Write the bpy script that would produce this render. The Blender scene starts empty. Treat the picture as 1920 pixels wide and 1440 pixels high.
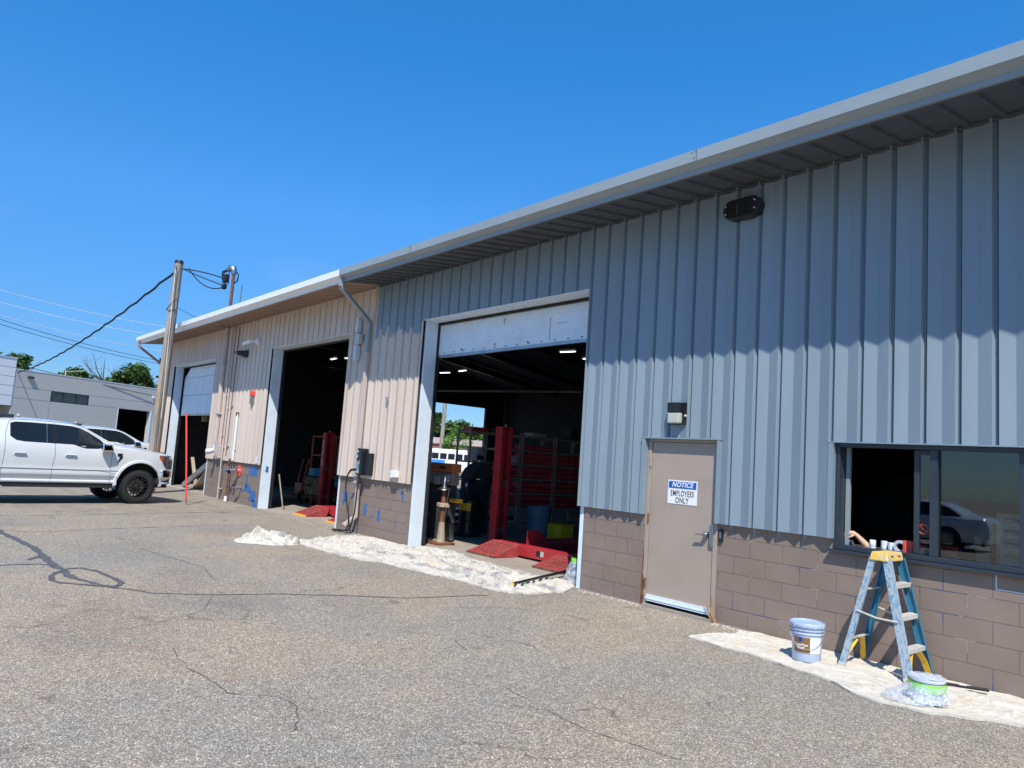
import bpy, bmesh, math, random
from mathutils import Vector, Matrix, noise
random.seed(7)
sc = bpy.context.scene
COL = sc.collection
R = math.radians
OFF = {}

# ---------------------------------------------------------------- mesh builder
class MB:
    def __init__(s): s.v = []; s.f = []
    def add(s, vs, fs):
        b = len(s.v); s.v += [tuple(p) for p in vs]; s.f += [tuple(b + i for i in f) for f in fs]; return s
    def box(s, x0, x1, y0, y1, z0, z1):
        return s.add([(x0,y0,z0),(x1,y0,z0),(x1,y1,z0),(x0,y1,z0),(x0,y0,z1),(x1,y0,z1),(x1,y1,z1),(x0,y1,z1)],
                     [(0,3,2,1),(4,5,6,7),(0,1,5,4),(1,2,6,5),(2,3,7,6),(3,0,4,7)])
    def obox(s, c, ux, uy, uz, a, b, d):
        c, ux, uy, uz = Vector(c), Vector(ux).normalized(), Vector(uy).normalized(), Vector(uz).normalized()
        vs = [c + ux*(sx*a/2) + uy*(sy*b/2) + uz*(sz*d/2) for sz in (-1,1) for sx, sy in ((-1,-1),(1,-1),(1,1),(-1,1))]
        return s.add(vs, [(0,3,2,1),(4,5,6,7),(0,1,5,4),(1,2,6,5),(2,3,7,6),(3,0,4,7)])
    def bar(s, p0, p1, w, t, up=(0,0,1)):
        p0, p1 = Vector(p0), Vector(p1); d = (p1-p0).normalized(); u = Vector(up)
        sd = d.cross(u)
        if sd.length < 1e-4: sd = d.cross(Vector((1,0,0)))
        sd.normalize(); n = sd.cross(d).normalized()
        return s.obox((p0+p1)/2, sd, n, d, w, t, (p1-p0).length)
    def tube(s, pts, r, n=10, caps=True):
        pts = [Vector(p) for p in pts]; rr = r if isinstance(r, (list, tuple)) else [r]*len(pts)
        b = len(s.v); prev = None
        for i, p in enumerate(pts):
            d = (pts[min(i+1, len(pts)-1)] - pts[max(i-1, 0)]).normalized()
            if prev is None:
                a = Vector((0,0,1)) if abs(d.z) < .9 else Vector((1,0,0)); u = d.cross(a).normalized()
            else:
                u = (prev - d*prev.dot(d)).normalized()
            prev = u; w = d.cross(u)
            for k in range(n):
                t = 2*math.pi*k/n; s.v.append(tuple(p + u*(rr[i]*math.cos(t)) + w*(rr[i]*math.sin(t))))
        for i in range(len(pts)-1):
            for k in range(n):
                s.f.append((b+i*n+k, b+i*n+(k+1)%n, b+(i+1)*n+(k+1)%n, b+(i+1)*n+k))
        if caps:
            s.f.append(tuple(b+k for k in reversed(range(n)))); m = b+(len(pts)-1)*n; s.f.append(tuple(m+k for k in range(n)))
        return s
    def cyl(s, p0, p1, r0, r1=None, n=20): return s.tube([p0, p1], [r0, r0 if r1 is None else r1], n)
    def lathe(s, c, prof, n=32, axis='z'):
        b = len(s.v)
        for r, h in prof:
            for k in range(n):
                t = 2*math.pi*k/n; a, q = r*math.cos(t), r*math.sin(t)
                s.v.append((c[0]+a, c[1]+q, c[2]+h) if axis == 'z' else ((c[0]+a, c[1]+h, c[2]+q) if axis == 'y' else (c[0]+h, c[1]+a, c[2]+q)))
        for i in range(len(prof)-1):
            for k in range(n): s.f.append((b+i*n+k, b+i*n+(k+1)%n, b+(i+1)*n+(k+1)%n, b+(i+1)*n+k))
        return s
    def grid(s, fn, nu, nv, closeu=False):
        b = len(s.v)
        for i in range(nu+1):
            for j in range(nv+1): s.v.append(tuple(fn(i/nu, j/nv)))
        for i in range(nu):
            for j in range(nv): a = b+i*(nv+1)+j; s.f.append((a, a+nv+1, a+nv+2, a+1))
        return s
    def prism(s, pts, ax, a, c):
        """extrude a 2D polygon along axis ax (x/y/z) from a to c"""
        def P(p, h): return (h, p[0], p[1]) if ax == 'x' else ((p[0], h, p[1]) if ax == 'y' else (p[0], p[1], h))
        n = len(pts); b = len(s.v)
        s.v += [P(p, a) for p in pts] + [P(p, c) for p in pts]
        s.f.append(tuple(b+i for i in range(n))); s.f.append(tuple(b+n+i for i in reversed(range(n))))
        for i in range(n): s.f.append((b+i, b+n+i, b+n+(i+1)%n, b+(i+1)%n))
        return s
    def build(s, name, mat, parent=None, smooth=None, bevel=None, solid=None, **tags):
        off = Vector(OFF.get(parent.name, (0,0,0))) if parent else Vector((0,0,0))
        me = bpy.data.meshes.new(name); me.from_pydata([tuple(Vector(p)-off) for p in s.v], [], s.f)
        bm = bmesh.new(); bm.from_mesh(me); bmesh.ops.recalc_face_normals(bm, faces=bm.faces); bm.to_mesh(me); bm.free()
        me.materials.append(mat); o = bpy.data.objects.new(name, me); COL.objects.link(o)
        if smooth:
            me.shade_smooth(); me.set_sharp_from_angle(angle=R(smooth))
        if bevel:
            m = o.modifiers.new('b', 'BEVEL'); m.width = bevel; m.segments = 2; m.limit_method = 'ANGLE'
        if solid:
            m = o.modifiers.new('s', 'SOLIDIFY'); m.thickness = solid; m.offset = 0
        if parent:
            o.parent = parent; OFF[o.name] = tuple(off)
        tag(o, **tags); return o

def tag(o, label=None, cat=None, group=None, kind=None):
    if label: o['label'] = label
    if cat: o['category'] = cat
    if group: o['group'] = group
    if kind: o['kind'] = kind
    return o
def thing(name, label, cat, loc=(0,0,0), rz=0, group=None, local=False):
    o = bpy.data.objects.new(name, None); COL.objects.link(o); o.location = loc; o.rotation_euler = (0,0,rz)
    OFF[o.name] = (0,0,0) if local else tuple(loc); o.empty_display_size = .1
    return tag(o, label, cat, group)
def copy_tree(o, parent=None):
    c = o.copy(); COL.objects.link(c); c.parent = parent
    for ch in list(o.children): copy_tree(ch, c)
    return c
def text_mesh(txt, size, depth=.002, bold=0, shear=0, sx=1.0, align='CENTER', sp=1.0):
    cu = bpy.data.curves.new('t', 'FONT'); cu.body = txt; cu.size = size; cu.extrude = depth; cu.offset = bold; cu.shear = shear
    cu.space_character = sp; cu.align_x = align; cu.align_y = 'CENTER'
    to = bpy.data.objects.new('t', cu); COL.objects.link(to); dg = bpy.context.evaluated_depsgraph_get()
    me = bpy.data.meshes.new_from_object(to.evaluated_get(dg)); bpy.data.objects.remove(to)
    mb = MB(); mb.add([(v.co.x*sx, v.co.y, v.co.z) for v in me.vertices], [tuple(p.vertices) for p in me.polygons]); bpy.data.meshes.remove(me)
    return mb
def place(mb, o, ux, uy, uz):
    o, ux, uy, uz = Vector(o), Vector(ux), Vector(uy), Vector(uz)
    mb.v = [tuple(o + ux*p[0] + uy*p[1] + uz*p[2]) for p in mb.v]; return mb
def srgb(r, g, b):
    f = lambda c: (c/255/12.92) if c/255 <= .04045 else ((c/255+.055)/1.055)**2.4
    return (f(r), f(g), f(b), 1)

# ---------------------------------------------------------------- materials
class NT:
    def __init__(s, name):
        s.m = bpy.data.materials.new(name); s.m.use_nodes = True; s.t = s.m.node_tree; s.t.nodes.clear()
        s.out = s.n('ShaderNodeOutputMaterial')
    def n(s, typ, **k):
        nd = s.t.nodes.new(typ)
        for a, v in k.items(): setattr(nd, a, v)
        return nd
    def l(s, a, b): s.t.links.new(a, b)
    def pos(s): 
        if not hasattr(s, '_p'): s._p = s.n('ShaderNodeTexCoord').outputs['Object']
        return s._p
    def wpos(s):
        if not hasattr(s, '_w'): s._w = s.n('ShaderNodeNewGeometry').outputs['Position']
        return s._w
    def noise(s, scale, detail=4, rough=.55, vec=None, sc3=None, dist=0):
        v = vec or s.pos()
        if sc3:
            m = s.n('ShaderNodeMapping'); m.inputs['Scale'].default_value = sc3; s.l(v, m.inputs[0]); v = m.outputs[0]
        t = s.n('ShaderNodeTexNoise'); t.inputs['Scale'].default_value = scale; t.inputs['Detail'].default_value = detail
        t.inputs['Roughness'].default_value = rough; t.inputs['Distortion'].default_value = dist; s.l(v, t.inputs['Vector']); return t.outputs['Fac']
    def ramp(s, fac, stops, interp='LINEAR'):
        r = s.n('ShaderNodeValToRGB'); r.color_ramp.interpolation = interp; e = r.color_ramp.elements
        e[0].position, e[0].color = stops[0][0], s.c4(stops[0][1]); e[1].position, e[1].color = stops[-1][0], s.c4(stops[-1][1])
        for p, c in stops[1:-1]: q = e.new(p); q.color = s.c4(c)
        s.l(fac, r.inputs[0]); return r.outputs[0]
    def c4(s, c): return (c, c, c, 1) if isinstance(c, (int, float)) else (tuple(c)+(1,))[:4]
    def mix(s, fac, a, b, mode='MIX'):
        m = s.n('ShaderNodeMix', data_type='RGBA', blend_type=mode)
        for i, v in ((0, fac), (6, a), (7, b)):
            if hasattr(v, 'is_linked') or hasattr(v, 'links'): s.l(v, m.inputs[i])
            else: m.inputs[i].default_value = v if i == 0 else s.c4(v)
        return m.outputs[2]
    def math(s, op, a, b=0, c=0):
        m = s.n('ShaderNodeMath', operation=op)
        for i, v in enumerate((a, b, c)):
            if hasattr(v, 'links'): s.l(v, m.inputs[i])
            else: m.inputs[i].default_value = v
        return m.outputs[0]
    def xyz(s, v):
        q = s.n('ShaderNodeSeparateXYZ'); s.l(v, q.inputs[0]); return q.outputs
    def comb(s, x, y, z):
        q = s.n('ShaderNodeCombineXYZ')
        for i, v in enumerate((x, y, z)):
            if hasattr(v, 'links'): s.l(v, q.inputs[i])
            else: q.inputs[i].default_value = v
        return q.outputs[0]
    def bump(s, h, strength=.3, dist=.01, nrm=None):
        b = s.n('ShaderNodeBump'); b.inputs['Strength'].default_value = strength; b.inputs['Distance'].default_value = dist
        s.l(h, b.inputs['Height'])
        if nrm: s.l(nrm, b.inputs['Normal'])
        return b.outputs[0]
    def bsdf(s, col, rough=.6, metal=0, nrm=None, coat=0, spec=.5, alpha=None, trans=0, emis=None, estr=0, sheen=0):
        p = s.n('ShaderNodeBsdfPrincipled'); I = p.inputs
        for k, v in (('Base Color', col), ('Roughness', rough), ('Metallic', metal), ('Coat Weight', coat), ('Specular IOR Level', spec), ('Transmission Weight', trans)):
            if hasattr(v, 'links'): s.l(v, I[k])
            else: I[k].default_value = s.c4(v) if k == 'Base Color' else v
        if nrm: s.l(nrm, I['Normal'])
        if alpha is not None:
            if hasattr(alpha, 'links'): s.l(alpha, I['Alpha'])
            else: I['Alpha'].default_value = alpha
        if emis: I['Emission Color'].default_value = s.c4(emis); I['Emission Strength'].default_value = estr
        s.l(p.outputs[0], s.out.inputs[0]); return p

MATS = {}
def paint(name, col, rough=.5, metal=0, var=.12, vs=3, bump=.1, bs=40, coat=0, spec=.5, speck=None, sp_scale=25, sp_lo=.55):
    """plain coloured surface with slight mottling, grime and optional specks of another colour"""
    if name in MATS: return MATS[name]
    t = NT(name); c = t.c4(col)
    dark = tuple(x*(1-var*2) for x in c[:3]); lite = tuple(min(1, x*(1+var)) for x in c[:3])
    cc = t.ramp(t.noise(vs, 6, .6), [(.25, dark), (.5, c), (.75, lite)])
    if speck is not None:
        cc = t.mix(t.ramp(t.noise(sp_scale, 5, .65), [(sp_lo, 0), (sp_lo+.04, 1)]), cc, speck)
    rr = t.ramp(t.noise(vs*2.3, 4), [(.3, max(0, rough-.08)), (.7, min(1, rough+.1))])
    t.bsdf(cc, rr, metal, t.bump(t.noise(bs, 3), bump, .003) if bump else None, coat, spec); MATS[name] = t.m; return t.m
def glow(name, col, st):
    t = NT(name); t.bsdf((.8,.8,.8), .4, emis=col, estr=st); return t.m
def pane_mat(name, tint, refl=1.0, rough=0.0):
    t = NT(name); tr = t.n('ShaderNodeBsdfTransparent'); tr.inputs[0].default_value = t.c4(tint)
    gl = t.n('ShaderNodeBsdfGlossy'); gl.inputs['Roughness'].default_value = rough; gl.inputs[0].default_value = (refl, refl, refl, 1)
    fr = t.n('ShaderNodeFresnel'); fr.inputs[0].default_value = 1.75
    mx = t.n('ShaderNodeMixShader'); t.l(fr.outputs[0], mx.inputs[0]); t.l(tr.outputs[0], mx.inputs[1]); t.l(gl.outputs[0], mx.inputs[2])
    t.l(mx.outputs[0], t.out.inputs[0]); return t.m

GREY = (.218, .278, .320); BEIGE = (.52, .43, .375); BLOCK = (.238, .180, .143)
M = {}
M['white'] = paint('white_trim_paint', (.66, .74, .80), .45, var=.06, bump=.15, speck=(.45,.42,.36), sp_scale=14, sp_lo=.66)
M['greytrim'] = paint('grey_trim_paint', (.27, .315, .335), .38, var=.05, vs=1.2)
M['whitetrim'] = paint('white_gutter_paint', (.82, .82, .80), .4, var=.03)
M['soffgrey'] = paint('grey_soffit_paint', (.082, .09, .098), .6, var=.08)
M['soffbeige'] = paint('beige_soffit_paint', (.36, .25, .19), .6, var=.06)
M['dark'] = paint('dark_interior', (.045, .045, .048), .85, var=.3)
M['black'] = paint('black_plastic', (.012, .013, .015), .38, var=.2)
M['blackmat'] = paint('black_rubber', (.018, .018, .018), .85, var=.3, bump=.3)
M['steel'] = paint('dull_steel', (.42, .43, .44), .35, 1, var=.15)
M['chrome'] = paint('chrome', (.75, .76, .78), .08, 1, var=.03, bump=0)
M['rust'] = paint('rusty_steel', (.20, .085, .045), .8, .2, var=.4, vs=14, bump=.5)
M['beigepipe'] = paint('beige_painted_pipe', (.50, .41, .36), .5, var=.08)
M['liftred'] = paint('red_lift_paint', (.42, .025, .03), .35, var=.18, speck=(.10,.02,.02), sp_scale=9, sp_lo=.64)
M['rampred'] = paint('worn_ramp_paint', (.36, .045, .045), .6, var=.25, vs=5, speck=(.16,.06,.05), sp_scale=14, sp_lo=.56)
M['darkred'] = paint('dark_red_plastic', (.60, .035, .045), .45, var=.2)
M['slot'] = paint('pale_pull_tab', (.7, .68, .6), .5)
M['shelf'] = paint('dusty_shelf_steel', (.36, .29, .22), .6, var=.25)
M['orange'] = paint('orange_paint', (.70, .17, .06), .4, var=.1)
M['yellow'] = paint('yellow_plastic', (.90, .50, .02), .45, var=.12)
M['bluebin'] = paint('blue_grey_plastic', (.13, .20, .27), .5, var=.15)
M['greyplastic'] = paint('light_grey_plastic', (.55, .58, .62), .45, var=.06)
M['whiteplastic'] = paint('white_plastic', (.78, .78, .77), .4, var=.04)
M['anod'] = paint('dark_anodised_frame', (.035, .046, .06), .35, .2, var=.1)
M['lens'] = paint('frosted_lamp_lens', (.46, .48, .40), .25, var=.05)
M['blue'] = paint('old_blue_paint', (.03, .14, .38), .5, var=.2)
M['green'] = paint('lime_tape', (.30, .78, .03), .45, var=.1)
M['redp'] = paint('red_paint_bright', (.85, .07, .05), .4, var=.05)
M['skin'] = paint('skin', (.62, .36, .25), .5, var=.06, vs=20)
M['teal'] = paint('teal_plastic', (.04, .28, .42), .4)
M['card'] = paint('brown_card', (.45, .33, .19), .8, var=.08)
M['door'] = paint('taupe_door_paint', (.365, .295, .235), .45, var=.05, vs=2, speck=(.34,.272,.215), sp_scale=5, sp_lo=.6)
M['lamp'] = glow('lit_tube', (.95, .98, 1), 2.5)

def siding_mat(mode):
    t = NT('siding_' + mode); X, Y, Z = t.xyz(t.wpos())
    g = t.mix(t.ramp(t.noise(1.2, 5, .6, t.wpos(), (1, 1, .25)), [(.3, 0), (.7, 1)]), tuple(c*.93 for c in GREY), tuple(c*1.06 for c in GREY))
    b = t.mix(t.ramp(t.noise(1.0, 5, .6, t.wpos(), (1.3, 1, .2)), [(.3, 0), (.7, 1)]), (.545, .445, .365), (.66, .555, .465))
    st = t.ramp(t.noise(6, 4, .6, t.wpos(), (1.6, 1, .06)), [(.5, 0), (.72, 1)])
    b = t.mix(t.math('MULTIPLY', st, .35), b, (.44, .335, .26))
    if mode == 'grey': c = g
    elif mode == 'beige': c = b
    else:
        # brush strokes end at a ragged height, one height per flute of the siding
        cell = t.math('FLOOR', t.math('MULTIPLY', X, 6.6)); w = t.n('ShaderNodeTexWhiteNoise', noise_dimensions='1D'); t.l(cell, w.inputs['W'])
        cell2 = t.math('FLOOR', t.math('MULTIPLY', X, 33)); w2 = t.n('ShaderNodeTexWhiteNoise', noise_dimensions='1D'); t.l(cell2, w2.inputs['W'])
        edge = t.math('ADD', t.math('MULTIPLY', w.outputs[0], .33), t.math('MULTIPLY', w2.outputs[0], .09))
        edge = t.math('ADD', edge, 4.0)
        up = t.math('GREATER_THAN', Z, edge); c = t.mix(up, b, g)
    gr = t.noise(60, 3, .6, t.wpos())
    t.bsdf(c, t.ramp(t.noise(3, 4, .6, t.wpos()), [(.3, .38), (.7, .55)]), 0, t.bump(t.noise(1.7, 4, .55, t.wpos(), (1.4, 1, .35)), .30, .02, t.bump(gr, .04, .002)), spec=.35)
    return t.m
M['sg'], M['sb'], M['sm'] = siding_mat('grey'), siding_mat('beige'), siding_mat('mixed')

def block_mat():
    t = NT('painted_block'); X, Y, Z = t.xyz(t.wpos())
    v = t.comb(t.math('ADD', X, 100.0), t.math('ADD', Z, 0.0), 0)
    br = t.n('ShaderNodeTexBrick'); t.l(v, br.inputs['Vector']); I = br.inputs
    I['Scale'].default_value = 1; I['Brick Width'].default_value = .4064; I['Row Height'].default_value = .2032
    I['Mortar Size'].default_value = .0042; I['Mortar Smooth'].default_value = .3; br.offset = .5; br.squash = 1
    I['Color1'].default_value = (.965,.965,.965,1); I['Color2'].default_value = (1.02,1.02,1.02,1); I['Mortar'].default_value = (1,1,1,1)
    base = t.ramp(t.noise(2.4, 6, .6, t.wpos()), [(.3, tuple(c*.92 for c in BLOCK)), (.7, tuple(c*1.1 for c in BLOCK))])
    c = t.mix(1.0, base, br.outputs['Color'], 'MULTIPLY')
    # traces of older blue paint left in some joints, dark in others, pale chips here and there
    jm = br.outputs['Fac']
    blue = t.math('MULTIPLY', jm, t.ramp(t.noise(2.1, 4, .6, t.wpos()), [(.57, 0), (.60, 1)]))
    c = t.mix(t.math('MULTIPLY', jm, .35), c, (.11, .08, .065))
    c = t.mix(blue, c, (.045, .09, .19))
    pale = t.math('MULTIPLY', jm, t.ramp(t.noise(1.7, 4, .6, t.wpos(), (1.3,1,1.9)), [(.60, 0), (.62, 1)]))
    c = t.mix(t.math('MULTIPLY', pale, .8), c, (.42, .36, .32))
    c = t.mix(t.ramp(t.noise(23, 5, .7, t.wpos()), [(.70, 0), (.72, 1)]), c, (.12, .085, .07))
    h = t.math('SUBTRACT', 1, jm)
    t.bsdf(c, .62, 0, t.bump(h, 1.0, .009, t.bump(t.noise(70, 5, .7, t.wpos()), .22, .004)), spec=.3)
    return t.m
M['block'] = block_mat()

def asphalt_mat():
    t = NT('worn_asphalt'); P = t.wpos()
    vo = t.n('ShaderNodeTexVoronoi'); vo.inputs['Scale'].default_value = 150; t.l(P, vo.inputs['Vector'])
    vs = t.xyz(vo.outputs['Color'])[0]
    stone = t.ramp(vs, [(0, (.12,.115,.11)), (.3, (.21,.20,.19)), (.62, (.29,.275,.26)), (.84, (.38,.36,.34)), (.95, (.60,.58,.54)), (1, (.80,.77,.72))])
    vo2 = t.n('ShaderNodeTexVoronoi'); vo2.inputs['Scale'].default_value = 42; t.l(P, vo2.inputs['Vector'])
    s2 = t.ramp(t.xyz(vo2.outputs['Color'])[1], [(0, .80), (.7, 1.0), (1, 1.22)])
    stone = t.mix(.75, stone, s2, 'MULTIPLY')
    tan = t.ramp(t.noise(.42, 6, .62, P, dist=.4), [(.36, 0), (.62, 1)])
    c = t.mix(t.math('MULTIPLY', tan, .8), stone, t.mix(1, stone, (1.28, 1.14, .97), 'MULTIPLY'))
    dk = t.ramp(t.noise(.33, 5, .6, P, (1, 1.6, 1)), [(.52, 0), (.72, 1)])
    c = t.mix(t.math('MULTIPLY', dk, .62), c, t.mix(1, c, (.62, .63, .67), 'MULTIPLY'))
    st = t.ramp(t.noise(2.6, 6, .7, P), [(.60, 0), (.70, 1)])
    c = t.mix(t.math('MULTIPLY', st, .35), c, (.12, .115, .11))
    rd = t.ramp(t.noise(1.3, 4, .6, P, (1.2, .8, 1)), [(.62, 0), (.70, 1)])
    c = t.mix(t.math('MULTIPLY', rd, .25), c, (.30, .19, .13))
    ce = t.n('ShaderNodeTexVoronoi', feature='DISTANCE_TO_EDGE'); ce.inputs['Scale'].default_value = .42
    wn = t.n('ShaderNodeTexNoise'); wn.inputs['Scale'].default_value = 2.2; wn.inputs['Detail'].default_value = 6; t.l(P, wn.inputs['Vector'])
    wm = t.n('ShaderNodeMix', data_type='RGBA', blend_type='LINEAR_LIGHT'); wm.inputs[0].default_value = .35; t.l(P, wm.inputs[6]); t.l(wn.outputs['Color'], wm.inputs[7]); t.l(wm.outputs[2], ce.inputs['Vector'])
    crk = t.ramp(ce.outputs['Distance'], [(.0, 1), (.0035, .8), (.007, 0)])
    msk = t.ramp(t.noise(.7, 4, .6, P), [(.50, 0), (.60, 1)])
    crk = t.math('MULTIPLY', t.math('MULTIPLY', crk, msk), t.ramp(t.noise(7, 3, .6, P), [(.35, .1), (.6, .75)]))
    c = t.mix(crk, c, (.075, .07, .065))
    spot = t.ramp(t.noise(1.9, 3, .5, P, (1, 1, 1), .3), [(.70, 0), (.74, .5)])
    c = t.mix(spot, c, (.11, .085, .07))
    # smoother, browner old paving west of the seam
    X, Y, Z = t.xyz(P)
    seam = t.math('ADD', X, t.math('MULTIPLY', t.noise(.6, 3, .5, P), .5))
    far = t.ramp(t.math('MULTIPLY', seam, -1), [(.5, 0), (.501, 1)])
    mp = t.math('LESS_THAN', seam, -17.9)
    c = t.mix(t.math('MULTIPLY', mp, .72), c, t.ramp(t.noise(1.1, 6, .65, P, (1, 2.4, 1)), [(.25, (.17,.15,.135)), (.5, (.30,.265,.235)), (.75, (.38,.345,.31))]))
    c = t.mix(1, c, (.915, .875, .775), 'MULTIPLY')
    t.bsdf(c, .9, 0, t.bump(vs, .55, .006, t.bump(t.noise(3, 3, .5, P), .1, .02)), spec=.25)
    return t.m
M['asphalt'] = asphalt_mat()
def conc(name, a, b):
    t = NT(name); P = t.wpos()
    c = t.ramp(t.noise(1.8, 8, .7, P), [(.3, a), (.7, b)])
    c = t.mix(t.ramp(t.noise(.9, 5, .6, P, (.5, 2, 1)), [(.55, 0), (.7, .5)]), c, (.14, .12, .10))
    t.bsdf(c, .8, 0, t.bump(t.noise(40, 5, .6, P), .15, .004)); return t.m
M['slab'] = conc('concrete_slab', (.27,.225,.18), (.38,.33,.27))
M['sealer'] = paint('crack_sealer', (.085, .08, .08), .7, var=.25, vs=9, bump=.2, speck=(.2,.19,.17), sp_scale=60, sp_lo=.58)
M['hair'] = paint('hairline_crack', (.10, .093, .085), .9, var=.3, vs=20)

def cloth_mat(name, base, stainy):
    t = NT(name); P = t.wpos()
    c = t.ramp(t.noise(3, 7, .65, P), [(.3, tuple(x*.86 for x in base)), (.7, base)])
    c = t.mix(t.ramp(t.noise(2.2, 5, .6, P, dist=.6), [(.60, 0), (.70, .55)]), c, (.62, .44, .27))
    if stainy:
        c = t.mix(t.ramp(t.noise(1.5, 7, .7, P, (.7, 1.8, 1), 1.4), [(.53, 0), (.66, .8)]), c, (.17, .18, .20))
        c = t.mix(t.ramp(t.noise(7, 7, .75, P, (.5, 2.4, 1), 1), [(.58, 0), (.68, .6)]), c, (.20, .19, .18))
    ln = t.noise(3.0, 5, .6, P, (.55, 3.2, 1), 1.2); ln = t.math('ABSOLUTE', t.math('SUBTRACT', ln, .5))  # thin dark lines: shade of the folds painted into the canvas colour
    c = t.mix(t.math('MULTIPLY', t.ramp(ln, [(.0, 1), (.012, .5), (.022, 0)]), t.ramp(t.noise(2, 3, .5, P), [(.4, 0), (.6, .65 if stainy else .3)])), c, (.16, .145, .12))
    wv = t.n('ShaderNodeTexWave', bands_direction='Y'); wv.inputs['Scale'].default_value = 4; wv.inputs['Distortion'].default_value = 14; wv.inputs['Detail'].default_value = 3
    wv.inputs['Detail Scale'].default_value = 1.2; t.l(P, wv.inputs['Vector'])
    t.bsdf(c, .9, 0, t.bump(wv.outputs['Fac'], .25, .02, t.bump(t.noise(8, 5, .55, P, (.5, 2.0, 1)), .35, .02)), spec=.15)
    return t.m
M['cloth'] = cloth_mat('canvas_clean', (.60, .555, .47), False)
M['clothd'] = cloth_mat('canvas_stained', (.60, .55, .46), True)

def wood_mat():
    t = NT('weathered_pole_wood'); P = t.pos()
    a = t.noise(9, 6, .65, P, (1, 1, .07)); 
    c = t.ramp(a, [(.3, (.17,.14,.11)), (.45, (.29,.25,.20)), (.6, (.38,.34,.29)), (.75, (.31,.30,.285))])
    o = t.ramp(t.noise(2.5, 5, .6, P, (1, 1, .35)), [(.5, 0), (.62, 1)])
    X, Y, Z = t.xyz(P)
    low = t.ramp(t.math('DIVIDE', Z, 8.0), [(.25, .8), (.75, .05)])
    c = t.mix(t.math('MULTIPLY', o, low), c, (.50, .29, .11))
    c = t.mix(t.ramp(a, [(.24, .8), (.32, 0)]), c, (.06, .045, .035))
    t.bsdf(c, .85, 0, t.bump(a, .7, .02), spec=.2); return t.m
M['wood'] = wood_mat()

def leaf_mat(name, a, b, c):
    t = NT(name); g = t.n('ShaderNodeNewGeometry')
    col = t.ramp(g.outputs['Random Per Island'], [(0, a), (.5, b), (1, c)])
    p = t.bsdf(col, .55, 0, spec=.3)
    tl = t.n('ShaderNodeBsdfTranslucent'); t.l(col, tl.inputs[0]); mx = t.n('ShaderNodeMixShader'); mx.inputs[0].default_value = .25
    t.l(p.outputs[0], mx.inputs[1]); t.l(tl.outputs[0], mx.inputs[2]); t.l(mx.outputs[0], t.out.inputs[0]); return t.m
M['leaf'] = leaf_mat('leaves_dark', (.045,.085,.02), (.085,.15,.035), (.15,.24,.06))
M['leafb'] = leaf_mat('leaves_bright', (.10,.20,.03), (.17,.32,.05), (.26,.42,.09))
M['bark'] = paint('bark', (.12, .10, .08), .9, var=.3, vs=9, bump=.6)
def splatter(name, base, sp, sc, lo, sp2=None):
    t = NT(name); P = t.pos()
    c = t.ramp(t.noise(5, 5, .6, P), [(.3, tuple(x*.8 for x in base)), (.7, base)])
    c = t.mix(t.ramp(t.noise(sc, 8, .75, P, (1, 1, .45)), [(lo, 0), (lo+.05, 1)]), c, sp)
    if sp2: c = t.mix(t.ramp(t.noise(sc*.6, 6, .7, P), [(.60, 0), (.63, 1)]), c, sp2)
    t.bsdf(c, .5, 0, t.bump(t.noise(60, 4, .6, P), .3, .002)); return t.m
M['railblue'] = splatter('ladder_blue_fibreglass', (.13, .30, .45), (.38, .43, .46), 42, .44, (.20, .22, .27))
M['railin'] = splatter('ladder_blue_inner', (.03, .18, .28), (.35, .45, .5), 30, .62)
M['captop'] = splatter('ladder_yellow_cap', (.85, .52, .05), (.58, .55, .45), 45, .50, (.36, .35, .34))
M['foot'] = splatter('ladder_yellow_foot', (.85, .48, .02), (.6, .5, .35), 20, .66)
M['stepm'] = splatter('ladder_step_aluminium', (.60, .56, .50), (.35, .37, .40), 18, .55, (.62, .62, .60))
# ---------------------------------------------------------------- camera, sky, sun
yaw, pitch, roll = R(-50.05279), R(5.99581), R(3.93135)
fw = Vector((math.sin(yaw)*math.cos(pitch), math.cos(yaw)*math.cos(pitch), math.sin(pitch)))
rt = Vector((math.cos(yaw), -math.sin(yaw), 0)); up = rt.cross(fw)
r2 = rt*math.cos(roll) + up*math.sin(roll); u2 = -rt*math.sin(roll) + up*math.cos(roll)
cd = bpy.data.cameras.new('camera'); cam = bpy.data.objects.new('camera', cd); COL.objects.link(cam); sc.camera = cam
cam.matrix_world = Matrix(((r2.x, u2.x, -fw.x, 0), (r2.y, u2.y, -fw.y, -7.68), (r2.z, u2.z, -fw.z, 1.75), (0, 0, 0, 1)))
cd.lens = 36*1364.34/1920; cd.sensor_width = 36; cd.clip_end = 2000; cd.clip_start = .05

SUN = Vector((.555, -.505, 1)).normalized()
ld = bpy.data.lights.new('sun', 'SUN'); ld.energy = 4.5; ld.angle = R(.53); ld.color = (1, .955, .89)
lo = bpy.data.objects.new('sun', ld); COL.objects.link(lo); lo.rotation_euler = SUN.to_track_quat('Z', 'Y').to_euler(); lo.location = SUN*50
w = bpy.data.worlds.new('World'); sc.world = w; w.use_nodes = True; wt = w.node_tree; wt.nodes.clear()
sky = wt.nodes.new('ShaderNodeTexSky'); sky.sky_type = 'NISHITA'; sky.sun_disc = False
sky.sun_elevation = math.asin(SUN.z); sky.sun_rotation = math.atan2(SUN.x, SUN.y)
sky.air_density = 1.0; sky.dust_density = .1; sky.ozone_density = 2.0; sky.altitude = 100
bg = wt.nodes.new('ShaderNodeBackground'); bg.inputs[1].default_value = .12
hs = wt.nodes.new('ShaderNodeHueSaturation'); hs.inputs['Saturation'].default_value = 1.0; hs.inputs['Value'].default_value = 1.0
wo = wt.nodes.new('ShaderNodeOutputWorld')
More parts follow.
